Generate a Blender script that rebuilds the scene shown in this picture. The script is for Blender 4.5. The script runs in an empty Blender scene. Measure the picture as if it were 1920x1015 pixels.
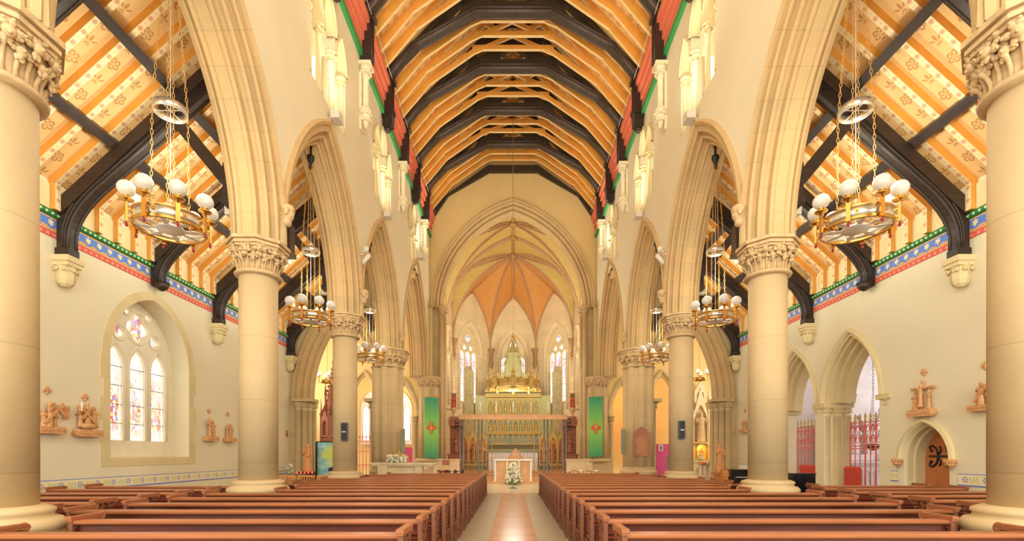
import bpy, bmesh, math, random
from mathutils import Vector, Matrix
random.seed(7)
PI = math.pi
SC = bpy.context.scene
COL = SC.collection

# ---------------------------------------------------------------- camera, sky, light, exposure
F, CX, CY, EYE = 900.0, 962.0, 852.0, 1.55
cam_d = bpy.data.cameras.new('camera')
cam = bpy.data.objects.new('camera', cam_d); COL.objects.link(cam)
cam.location = (0, 0, EYE); cam.rotation_euler = (PI/2, 0, 0)
cam_d.sensor_width = 36; cam_d.lens = F/1920*36
cam_d.shift_x = (960-CX)/1920; cam_d.shift_y = (CY-507.5)/1920
cam_d.clip_start = .05; cam_d.clip_end = 200
SC.camera = cam

w = bpy.data.worlds.new('world'); SC.world = w; w.use_nodes = True
bg = w.node_tree.nodes['Background']
bg.inputs['Color'].default_value = (.97, 1, .94, 1); bg.inputs['Strength'].default_value = 1.9

def area_light(name, loc, rot, sx, sy, power, color=(.97, 1, .93)):
    d = bpy.data.lights.new(name, 'AREA'); d.shape = 'RECTANGLE'; d.size = sx; d.size_y = sy
    d.energy = power; d.color = color
    o = bpy.data.objects.new(name, d); COL.objects.link(o); o.location = loc; o.rotation_euler = rot
    return o
# fill areas added out of view, and daylight of the chancel and chapel windows
area_light('west_fill', (0, -3.5, 9), (math.radians(95), 0, 0), 9, 12, 750)  # added fill behind the viewer, no window is built there
for sx in (-1, 1):
    area_light('aisle_west_fill', (sx*7.9, -2.5, 4.2), (PI/2, 0, 0), 3, 5, 520)  # fill added behind the viewer to brighten the aisles
    area_light('transept_fill', (sx*12.9, 25.2, 6), (0, sx*PI/2, 0), 6, 6, 480 if sx < 0 else 320)  # unseen fill added to light the transept and crossing
    area_light('chancel_window_daylight', (sx*4.6, 31.8, 8.5), (0, sx*PI/2, 0), 3.0, 2.2, 260)
    area_light('clerestory_fill', (sx*5.0, 2.4, 12.6), (0, sx*PI/2, 0), 3, 3, 300)  # unseen fill added high on the nearest bay
area_light('chapel_window_daylight', (16.3, 16.0, 4.2), (0, PI/2, 0), 3, 5, 170, (1, .95, .97))
FLOOD, AISLE, FILL, CHANC = 370, 165, 100, 540   # watts of the fittings' beams and the added fill lamps below
VS = SC.view_settings
SC.display_settings.display_device = 'sRGB'
VS.view_transform = 'Standard'; VS.look = 'None'; VS.gamma = 1; VS.use_curve_mapping = False
VS.exposure = 0.12

# ---------------------------------------------------------------- helpers
def P(px, py, Y):
    return Vector(((px-CX)/F*Y, Y, EYE+(CY-py)/F*Y))
def lin(h):
    h = h.lstrip('#'); r = []
    for i in (0, 2, 4):
        c = int(h[i:i+2], 16)/255
        r.append(c/12.92 if c <= .04045 else ((c+.055)/1.055)**2.4)
    return (*r, 1)
ORD = 'first second third fourth fifth sixth seventh eighth ninth tenth eleventh twelfth thirteenth fourteenth fifteenth sixteenth seventeenth eighteenth nineteenth twentieth'.split()
SIDE = {-1: 'stained-window side', 1: 'wooden-door side'}

class G:
    """a node material"""
    def __init__(s, name, rough=.6, metal=0, spec=.4):
        s.m = bpy.data.materials.new(name); s.m.use_nodes = True
        s.nt = s.m.node_tree; s.nt.nodes.clear()
        s.out = s.nt.nodes.new('ShaderNodeOutputMaterial')
        s.b = s.nt.nodes.new('ShaderNodeBsdfPrincipled')
        s.b.inputs['Roughness'].default_value = rough; s.b.inputs['Metallic'].default_value = metal
        s.b.inputs['Specular IOR Level'].default_value = spec
        s.nt.links.new(s.b.outputs[0], s.out.inputs[0])
        s.tc = s.nt.nodes.new('ShaderNodeTexCoord')
    def set(s, sock, v):
        if isinstance(v, bpy.types.NodeSocket): s.nt.links.new(v, sock)
        else: sock.default_value = v
    def m_(s, op, a, b=0.0, c=0.0):
        n = s.nt.nodes.new('ShaderNodeMath'); n.operation = op
        s.set(n.inputs[0], a); s.set(n.inputs[1], b); s.set(n.inputs[2], c); return n.outputs[0]
    def add(s, a, b): return s.m_('ADD', a, b)
    def sub(s, a, b): return s.m_('SUBTRACT', a, b)
    def mul(s, a, b): return s.m_('MULTIPLY', a, b)
    def lt(s, a, b): return s.m_('LESS_THAN', a, b)
    def gt(s, a, b): return s.m_('GREATER_THAN', a, b)
    def mx(s, a, b): return s.m_('MAXIMUM', a, b)
    def mn(s, a, b): return s.m_('MINIMUM', a, b)
    def cell(s, a, p, off=0.0):              # signed distance to the centre of a repeat of length p
        return s.sub(s.mul(s.m_('FRACT', s.m_('DIVIDE', s.add(a, off), p)), p), p/2)
    def par(s, a, p, off=0.0):               # 0/1 for alternate repeats
        return s.m_('FRACT', s.mul(s.m_('FLOOR', s.m_('DIVIDE', s.add(a, off), p)), .5)) if False else s.gt(s.m_('FRACT', s.mul(s.m_('FLOOR', s.m_('DIVIDE', s.add(a, off), p)), .5)), .25)
    def rad(s, x, y): return s.m_('SQRT', s.add(s.mul(x, x), s.mul(y, y)))
    def ang(s, x, y): return s.m_('ARCTAN2', y, x)
    def ell(s, x, y, cx, cy, rx, ry, rot=0):  # inside of an ellipse
        x = s.sub(x, cx); y = s.sub(y, cy); c, n = math.cos(rot), math.sin(rot)
        u = s.add(s.mul(x, c), s.mul(y, n)); v = s.sub(s.mul(y, c), s.mul(x, n))
        return s.lt(s.rad(s.m_('DIVIDE', u, rx), s.m_('DIVIDE', v, ry)), 1)
    def band(s, v, a, b): return s.mul(s.gt(v, a), s.lt(v, b))
    def mix(s, f, a, b, mode='MIX'):
        n = s.nt.nodes.new('ShaderNodeMix'); n.data_type = 'RGBA'; n.blend_type = mode; n.clamp_factor = True
        s.set(n.inputs[0], f)
        s.set(n.inputs[6], lin(a) if isinstance(a, str) else a); s.set(n.inputs[7], lin(b) if isinstance(b, str) else b)
        return n.outputs[2]
    def noise(s, scale, detail=3, vec=None, stretch=None):
        n = s.nt.nodes.new('ShaderNodeTexNoise'); n.inputs['Scale'].default_value = scale; n.inputs['Detail'].default_value = detail
        v = vec or s.tc.outputs['Object']
        if stretch:
            mp = s.nt.nodes.new('ShaderNodeMapping'); mp.inputs['Scale'].default_value = stretch
            s.nt.links.new(v, mp.inputs[0]); v = mp.outputs[0]
        s.nt.links.new(v, n.inputs['Vector']); return n.outputs['Fac']
    def uv(s):
        n = s.nt.nodes.new('ShaderNodeSeparateXYZ'); s.nt.links.new(s.tc.outputs['UV'], n.inputs[0]); return n.outputs[0], n.outputs[1]
    def xyz(s):
        n = s.nt.nodes.new('ShaderNodeSeparateXYZ'); s.nt.links.new(s.tc.outputs['Object'], n.inputs[0]); return n.outputs
    def bump(s, h, strength=.3, dist=.02):
        n = s.nt.nodes.new('ShaderNodeBump'); n.inputs['Strength'].default_value = strength; n.inputs['Distance'].default_value = dist
        s.set(n.inputs['Height'], h); s.nt.links.new(n.outputs[0], s.b.inputs['Normal'])
    def color(s, c): s.set(s.b.inputs['Base Color'], lin(c) if isinstance(c, str) else c); return s
    def emit(s, c, k):
        s.set(s.b.inputs['Emission Color'], lin(c) if isinstance(c, str) else c); s.b.inputs['Emission Strength'].default_value = k; return s

def shade(h, k):
    h = h.lstrip('#'); return '#'+''.join('%02x' % max(0, min(255, int(int(h[i:i+2], 16)*k))) for i in (0, 2, 4))
def simple(name, hx, rough=.6, metal=0, var=.06, scale=3, stretch=None, bump=0, spec=.4):
    g = G(name, rough, metal, spec)
    f = g.noise(scale, 4, stretch=stretch)
    g.color(g.mix(f, shade(hx, 1-var*2), shade(hx, 1+var*2)))
    if bump: g.bump(f, bump)
    return g.m
MT = {}
MT['plaster'] = simple('cream_plaster', '#e6d8b6', .8, var=.02, scale=.6)
MT['plaster_warm'] = simple('warm_plaster', '#e0b878', .8, var=.03, scale=.8)
MT['plaster_gold'] = simple('yellow_plaster', '#e6c684', .8, var=.02, scale=.8)
MT['reveal'] = simple('pale_yellow_plaster', '#dcc795', .8, var=.03, scale=2)
MT['white_stone'] = simple('white_marble', '#e4dcda', .45, var=.04, scale=2)
MT['pale_stone'] = simple('pale_stone', '#e8d6ae', .7, var=.05, scale=4, bump=.1)
MT['carved'] = simple('carved_stone', '#c6a678', .8, var=.08, scale=9, bump=.4)
MT['dark_wood'] = simple('dark_stained_wood', '#33261e', .42, var=.16, scale=2.2, stretch=(1, 1, 6), bump=.15)
MT['roof_dark'] = simple('blackened_oak', '#3a2f22', .5, var=.18, scale=2.5, stretch=(4, 1, 1), bump=.15)
MT['orange'] = simple('orange_ochre_paint', '#e6a244', .6, var=.05, scale=2)
MT['truss_edge'] = simple('lighter_oak_moulding', '#57483e', .5, var=.1, scale=3)  # moulding in a lighter tone than the truss oak
MT['tracery'] = simple('glow_tinted_tracery_stone', '#f0e4c8', .7, var=.02, scale=3)  # window glow put into the stone colour, paler than the reveals
MT['rafter_edge'] = simple('pale_ochre_paint', '#e8c488', .6, var=.05, scale=3)
MT['cream_paint'] = simple('cream_paint', '#ecd09a', .6, var=.05, scale=3)
MT['pew'] = simple('mahogany', '#6a2e1b', .3, var=.14, scale=2, stretch=(1, 8, 8), spec=.5)
MT['pew_dark'] = simple('dark_mahogany', '#56271a', .35, var=.18, scale=2, stretch=(1, 6, 6), spec=.5)
MT['pew_rail'] = simple('worn_rail_wood', '#a1603b', .3, var=.1, scale=2.5, stretch=(.6, 10, 10), spec=.5)
MT['pew_carve'] = simple('carved_mahogany', '#79482f', .45, var=.12, scale=8)
MT['brass'] = simple('polished_brass', '#d8a450', .22, .9, var=.05)
MT['silver'] = simple('brushed_silver', '#d9d4c4', .25, .85, var=.06, scale=5)
MT['silver_white'] = simple('white_metal', '#e4dcd4', .35, .3, var=.03)
MT['chain'] = simple('gilt_chain', '#d9a85c', .35, .7, var=.05)
MT['ruby'] = simple('red_glass', '#9a1f34', .15, var=.05)
MT['iron'] = simple('black_iron', '#2f2c2b', .45, .3, var=.05)
MT['grey_iron'] = simple('grey_iron', '#84837c', .45, .4, var=.06)
MT['gold'] = simple('gilding', '#c2a058', .45, .35, var=.1, scale=12)
MT['red_iron'] = simple('red_painted_iron', '#dc6e5e', .5, var=.05)
MT['red_enamel'] = simple('red_enamel', '#d4503f', .4, var=.04)
MT['wood_tan'] = simple('carved_limewood', '#d09a66', .55, var=.1, scale=14, bump=.3)
MT['terracotta'] = simple('terracotta', '#e09c62', .6, var=.07, scale=6)
MT['brown_wood'] = simple('reddish_oak', '#a26a50', .5, var=.14, scale=10)
MT['door_wood'] = simple('varnished_oak', '#b96f40', .4, var=.1, scale=2, stretch=(8, 8, 1))
MT['orange_wood'] = simple('honey_oak', '#d08540', .45, var=.1, scale=3, stretch=(4, 4, 1))
MT['white'] = simple('white_cloth', '#f2ead8', .8, var=.02)
MT['petal'] = simple('white_petal', '#f4efdc', .7, var=.05, scale=20)
MT['leaf'] = simple('leaf_green', '#7c9350', .6, var=.15, scale=20)
MT['speaker'] = simple('speaker_grey', '#4a4b52', .5, var=.04)
MT['plastic'] = simple('beige_plastic', '#d9cfba', .5, var=.02)
MT['pink'] = simple('pink_print', '#ec5f96', .6, var=.05)
MT['stone_altar'] = simple('altar_stone', '#dcc59a', .6, var=.06, scale=3)
MT['peach'] = simple('peach_marble', '#dca876', .45, var=.08, scale=3)
MT['red_cloth'] = simple('red_cloth', '#c44a34', .8, var=.05)
MT['slate'] = simple('slate_panel', '#8a8a72', .6, var=.08, scale=6)
MT['black_gloss'] = simple('black_lacquer', '#17161a', .15, var=.05)
MT['plaque'] = simple('plaque_wood', '#a8684a', .45, var=.1, scale=6)

def mat_ashlar(name, hx, course=.62, brick=1.1):
    g = G(name, .75, spec=.25)
    x, y, z = g.xyz()
    n = g.noise(1.1, 4); n2 = g.noise(14, 3)
    row = g.m_('FLOOR', g.m_('DIVIDE', z, course))
    rnd = g.m_('FRACT', g.mul(g.m_('SINE', g.mul(row, 12.99)), 437.5))
    j = g.lt(g.m_('ABSOLUTE', g.cell(z, course)), course) # always
    edge = g.gt(g.m_('ABSOLUTE', g.cell(z, course)), course/2-.008)
    c = g.mix(n, shade(hx, .9), shade(hx, 1.08))
    c = g.mix(g.mul(rnd, .35), c, shade(hx, .88))
    c = g.mix(g.mul(edge, .28), c, shade(hx, .66))
    g.color(c); g.bump(n2, .15)
    return g.m
MT['stone'] = mat_ashlar('sandstone', '#cdb081')
MT['stone_smooth'] = mat_ashlar('sandstone_drums', '#cfb284', 1.35)
def mat_voussoir():
    g = G('voussoir_stone', .75, spec=.25)
    u, v = g.uv(); hx = '#c6a876'
    n = g.noise(1.4, 4)
    row = g.m_('FLOOR', g.m_('DIVIDE', u, .55))
    rnd = g.m_('FRACT', g.mul(g.m_('SINE', g.mul(row, 12.99)), 437.5))
    edge = g.gt(g.m_('ABSOLUTE', g.cell(u, .55)), .267)
    c = g.mix(n, shade(hx, .9), shade(hx, 1.08)); c = g.mix(g.mul(rnd, .3), c, '#dcae78'); c = g.mix(g.mul(edge, .25), c, shade(hx, .7))
    g.color(c); return g.m
MT['voussoir'] = mat_voussoir()

def mat_boards():
    # tan boarding stencilled with roses and lilies: u along the slope, v across (one panel .54 wide)
    g = G('stencilled_boarding', .7)
    u, v = g.uv()
    y = g.cell(v, .54); x = g.cell(u, .42)
    alt = g.par(g.add(u, g.mul(g.m_('FLOOR', g.m_('DIVIDE', v, .54)), .42)), .42)
    r = g.rad(x, y); t = g.ang(x, y)
    lobes = g.mul(g.m_('COSINE', g.mul(t, 5)), .012)
    ring = g.mul(g.band(g.add(r, lobes), .078, .115), g.gt(g.m_('ABSOLUTE', g.m_('SINE', g.mul(t, 2.5))), .22))
    pet = g.mul(g.band(g.sub(r, g.mul(lobes, 1.3)), .028, .064), g.gt(g.m_('ABSOLUTE', g.m_('COSINE', g.mul(t, 2.5))), .3))
    rose = g.mx(ring, g.mx(pet, g.lt(r, .014)))
    fl = g.ell(x, y, .055, 0, .065, .026)
    for sg in (-1, 1):
        fl = g.mx(fl, g.ell(x, y, .03, sg*.07, .055, .017, sg*.75)); fl = g.mx(fl, g.ell(x, y, -.065, sg*.03, .035, .012, -sg*.5))
    fl = g.mx(fl, g.ell(x, y, -.07, 0, .045, .009))
    f = g.add(g.mul(rose, alt), g.mul(fl, g.sub(1, alt)))
    n = g.noise(1.2, 3)
    base = g.mix(n, '#dfae6c', '#e6bd80')
    g.color(g.mix(g.mul(f, .75), base, '#a87238')); return g.m
MT['boards'] = mat_boards()
def mat_rafter():
    g = G('flowered_rafter_soffit', .65)
    u, v = g.uv(); x = g.cell(u, .27); x2 = g.cell(u, .27, .135)
    r = g.rad(x, v); t = g.ang(x, v)
    f = g.mul(g.lt(r, .052), g.gt(g.m_('COSINE', g.mul(t, 8)), g.sub(.35, g.mul(g.lt(r, .026), 1.2))))
    f = g.mul(f, g.gt(r, .008))
    r2 = g.rad(x2, v); f2 = g.mul(g.lt(r2, .022), g.gt(g.m_('COSINE', g.mul(g.ang(x2, v), 4)), .3))
    c = g.mix(g.noise(2), '#ebc98f', '#efd6a6')
    c = g.mix(g.mul(f, .85), c, '#bf4032'); c = g.mix(g.mul(f2, .6), c, '#b88a58')
    g.color(c); return g.m
MT['soffit'] = mat_rafter()
def mat_frieze():
    # u metres along, v 0..1 upwards
    g = G('painted_frieze', .6)
    u, v = g.uv()
    c = g.mix(g.noise(6), '#5a78c4', '#6a88d0')
    x = g.cell(u, .30); y = g.mul(g.sub(v, .66), .42)
    fl = g.mx(g.ell(x, y, 0, .02, .02, .085), g.ell(x, y, 0, .0, .075, .017))
    for sg in (-1, 1): fl = g.mx(fl, g.ell(x, y, sg*.04, .045, .02, .035, sg*-.5))
    c = g.mix(fl, c, '#e6d2a0')
    wave = g.add(.40, g.mul(g.m_('ABSOLUTE', g.m_('COSINE', g.mul(u, PI/.30))), .12))
    low = g.lt(v, wave)
    oc = g.mix(g.lt(g.rad(g.cell(u, .05), g.cell(g.mul(v, .42), .05)), .014), '#e2ad66', '#8a6a6a')
    c = g.mix(low, c, oc)
    rd = g.lt(v, .30)
    rc = g.mix(g.mul(g.lt(g.m_('ABSOLUTE', g.cell(u, .15)), .03), g.band(v, .07, .2)), '#dc5a50', '#f0a070')
    c = g.mix(rd, c, rc)
    c = g.mix(g.gt(v, .93), c, '#e2a860')
    g.color(c); return g.m
MT['frieze'] = mat_frieze()
def mat_beads(name, base, dot, p, rr, voff):
    g = G(name, .55); u, v = g.uv()
    x = g.cell(u, p); g.color(g.mix(g.lt(g.rad(x, g.sub(v, voff)), rr), base, dot)); return g.m
MT['green_bead'] = mat_beads('green_beaded_moulding', '#2f7a3c', '#b8dc98', .13, .03, .06)
MT['green_cornice'] = mat_beads('green_cornice', '#3f9450', '#cfe0b0', .22, .045, .1)
def mat_red():
    g = G('red_boarded_frieze', .6); u, v = g.uv()
    e = g.gt(g.m_('ABSOLUTE', g.cell(u, .55)), .266)
    c = g.mix(g.noise(1.5, 4, stretch=(1, 1, 5)), '#d9694c', '#e88a66'); g.color(g.mix(g.mul(e, .5), c, '#a34a34')); return g.m
MT['red_frieze'] = mat_red()
def mat_dado():
    g = G('stencilled_dado', .65); u, v = g.uv()   # v 0..1
    c = g.mix(g.noise(5), '#ecdcae', '#f0e2b8')
    x = g.cell(u, .46); y = g.mul(g.sub(v, .52), .30)
    xa = g.sub(x, .11); r = g.rad(xa, y); t = g.ang(xa, y)
    fl = g.mx(g.mul(g.band(r, .025, .075), g.gt(g.m_('COSINE', g.mul(t, 6)), -.2)), g.lt(r, .012))
    c = g.mix(g.mul(fl, .85), c, '#5f72c0')
    gr = None
    for k in range(3):
        q = g.mx(g.ell(x, y, -.17+k*.075, .0, .055, .012, 1.1), g.ell(x, y, -.15+k*.075, .045, .018, .014))
        q = g.mx(q, g.ell(x, y, -.16+k*.075, -.06, .03, .008, .2)); gr = q if gr is None else g.mx(gr, q)
    c = g.mix(g.mul(gr, .8), c, '#b0a83c')
    ln = g.mx(g.gt(v, .94), g.lt(v, .10)); c = g.mix(ln, c, '#6b7fcc'); c = g.mix(g.mul(g.band(v, .10, .17), 1), c, '#e6d6c0')
    g.color(c); return g.m
MT['dado'] = mat_dado()
def mat_glass(name, k, white, seed, scale, PAL, geo):
    g = G(name, .3)
    u, v = g.uv()
    cmb = g.nt.nodes.new('ShaderNodeCombineXYZ'); g.set(cmb.inputs[0], g.add(u, g.add(seed, g.mul(g.noise(9, 2), .06)))); g.set(cmb.inputs[1], g.mul(v, .55))
    vo = g.nt.nodes.new('ShaderNodeTexVoronoi'); vo.inputs['Scale'].default_value = scale
    g.nt.links.new(cmb.outputs[0], vo.inputs['Vector'])
    ve = g.nt.nodes.new('ShaderNodeTexVoronoi'); ve.feature = 'DISTANCE_TO_EDGE'; ve.inputs['Scale'].default_value = scale
    g.nt.links.new(cmb.outputs[0], ve.inputs['Vector'])
    sep = g.nt.nodes.new('ShaderNodeSeparateColor'); g.nt.links.new(vo.outputs['Color'], sep.inputs[0])
    rp = g.nt.nodes.new('ShaderNodeValToRGB'); rp.color_ramp.interpolation = 'CONSTANT'
    cols = PAL
    els = rp.color_ramp.elements; els[0].color = lin(cols[0]); els[1].position = 1/len(cols); els[1].color = lin(cols[1])
    for i in range(2, len(cols)): e = els.new(i/len(cols)); e.color = lin(cols[i])
    g.nt.links.new(sep.outputs[0], rp.inputs[0])
    big = g.noise(2.2, 2, vec=cmb.outputs[0])
    cen, pitch, hw, per, ph = geo
    loc = g.m_('ABSOLUTE', g.cell(u, pitch, pitch/2-cen))
    edge = g.gt(loc, hw*.72)
    zone = g.mul(g.m_('SINE', g.mul(g.sub(v, ph), 2*PI/per)), .38)
    wf = g.mx(g.mn(g.mx(g.add(g.add(g.mul(g.sub(big, .5), 2.2), white), zone), .05), .95), g.mul(edge, .82))
    c = g.mix(wf, rp.outputs[0], '#fbf3dc')
    lead = g.mx(g.mul(g.lt(ve.outputs['Distance'], .04), .6), g.mx(g.mul(g.lt(g.m_('ABSOLUTE', g.sub(loc, hw*.72)), .007), .8), g.mul(g.mul(edge, g.lt(g.m_('ABSOLUTE', g.cell(v, .12)), .006)), .7)))
    c = g.mix(g.mul(lead, .7), c, '#5a4636')
    g.color('#302820'); g.emit(c, k); return g.m
MT['glass_aisle'] = mat_glass('stained_glass_aisle', 1.5, .48, 3.1, 17, ['#c83038', '#e8e0c0', '#e0a040', '#7890d0', '#f0ecd8', '#d08038', '#8a58b0', '#f4e8c8', '#e8c070', '#d05040', '#e8d8a0'], (13.3, .76, .275, 2.2, 3.4))
MT['glass_apse'] = mat_glass('stained_glass_apse', 1.6, .46, 7.7, 9.0, ['#d04858', '#e8e8f0', '#e0a060', '#6880d8', '#f0ecf8', '#d08868', '#9878d0', '#f4e8e8', '#8898e0', '#d06868', '#e8e0f0'], (2.0, .7467, .29, 3.1, 0))
gg = G('daylit_quarry_glass', .3); gg.color('#40382c'); gg.emit('#fff4e0', 1.8); MT['glass_white'] = gg.m
gg = G('pale_daylit_glass', .3); gg.color('#40382c'); gg.emit(gg.mix(gg.noise(2), '#e8f0f4', '#fff6e4'), 1.6); MT['glass_pale'] = gg.m
gg = G('opal_globe', .15, spec=.5); gg.color('#d8cfc0'); gg.emit('#fff4e0', .04); MT['opal'] = gg.m
gg = G('candle_flame_glow', .5); gg.color('#ff5030'); gg.emit('#ff4a2a', 2.0); MT['red_light'] = gg.m
gg = G('lit_bulb', .5); gg.color('#fff0c0'); gg.emit('#fff0c0', 1.5); MT['bulb'] = gg.m
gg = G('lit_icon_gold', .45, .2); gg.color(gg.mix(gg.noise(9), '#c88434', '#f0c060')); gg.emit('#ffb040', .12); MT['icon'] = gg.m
def mat_vault(name, a, b, line):
    g = G(name, .6); x, y, z = g.xyz()
    n = g.noise(7, 3); n2 = g.noise(2, 2)
    c = g.mix(n2, a, b); d = g.lt(g.m_('ABSOLUTE', g.sub(n, .5)), .02)
    g.color(g.mix(g.mul(d, .35), c, line)); return g.m
MT['vault_gold'] = mat_vault('golden_vault_web', '#c8a658', '#d6b86c', '#8f6c2c')
MT['vault_orange'] = mat_vault('orange_vault_web', '#d68f48', '#dfa058', '#a86a28')
MT['rib'] = simple('vault_rib_stone', '#b98e66', .7, var=.08, scale=6)
MT['chancel'] = mat_ashlar('chancel_ashlar', '#ead2a4', .4)
def mat_reredos():
    g = G('gilded_reredos', .4, .35); x, y, z = g.xyz()
    n = g.noise(5, 4); vo = g.nt.nodes.new('ShaderNodeTexVoronoi'); vo.inputs['Scale'].default_value = 26
    g.nt.links.new(g.tc.outputs['Object'], vo.inputs['Vector'])
    c = g.mix(n, '#b0965a', '#ccb276'); c = g.mix(g.gt(vo.outputs['Distance'], .5), c, '#969a68'); g.color(c); return g.m
MT['reredos'] = mat_reredos()
MT['reredos_green'] = simple('green_gold_panel', '#a09c68', .5, .1, var=.22, scale=7)
MT['reredos_blue'] = simple('blue_green_panel', '#7d8f80', .5, .1, var=.22, scale=8)
MT['riddel'] = simple('grey_gold_hanging', '#b09a70', .7, var=.12, scale=4)
def mat_floor():
    g = G('tiled_floor', .35, spec=.4); x, y, z = g.xyz()
    e = g.mx(g.gt(g.m_('ABSOLUTE', g.cell(x, .3)), .145), g.gt(g.m_('ABSOLUTE', g.cell(y, .3)), .145))
    c = g.mix(g.noise(1.2, 4), '#a08e70', '#b2a080'); g.color(g.mix(g.mul(e, .4), c, '#8d7c62')); return g.m
MT['floor'] = mat_floor()
def mat_parquet():
    g = G('aisle_woodblock', .22, spec=.5); x, y, z = g.xyz()
    row = g.m_('FLOOR', g.m_('DIVIDE', y, .3)); rnd = g.m_('FRACT', g.mul(g.m_('SINE', g.mul(row, 12.99)), 437.5))
    e = g.gt(g.m_('ABSOLUTE', g.cell(y, .3)), .146)
    c = g.mix(rnd, '#b5754c', '#c4885e'); c = g.mix(g.mul(g.noise(2), .5), c, '#c08058'); g.color(g.mix(g.mul(e, .4), c, '#a0664a')); return g.m
MT['parquet'] = mat_parquet()
MT['marble_floor'] = simple('beige_marble_floor', '#d8c6a0', .25, var=.04, scale=2)
MT['dais'] = simple('honey_dais', '#dba06a', .3, var=.06, scale=3)
def mat_banner():
    g = G('green_silk', .7); u, v = g.uv()     # v 0..1
    f = g.sub(1, g.m_('ABSOLUTE', g.mul(g.sub(v, .47), 2.1)))
    g.color(g.mix(g.mx(f, 0), '#3f9268', '#8cc850')); return g.m
MT['banner'] = mat_banner()
def mat_poster():
    g = G('painted_poster', .6); u, v = g.uv()
    n = g.noise(3.2, 6, stretch=(.6, 1, 1)); n2 = g.noise(2.1, 4)
    c = g.mix(g.mul(g.sub(n, .35), 3), '#4fa8b4', '#c4e8dc')
    d = g.rad(g.sub(u, .2), g.mul(g.sub(v, 1.5), .8))
    c = g.mix(g.mul(g.sub(g.add(.42, g.mul(g.sub(n2, .5), .9)), d), 4), c, '#cfdc70')
    c = g.mix(g.mul(g.lt(v, .7), g.mul(g.lt(g.m_('ABSOLUTE', g.cell(v, .075)), .012), g.gt(g.noise(14, 2), .45))), c, '#3f88a8')
    g.color(c); return g.m
MT['poster'] = mat_poster()

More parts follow.
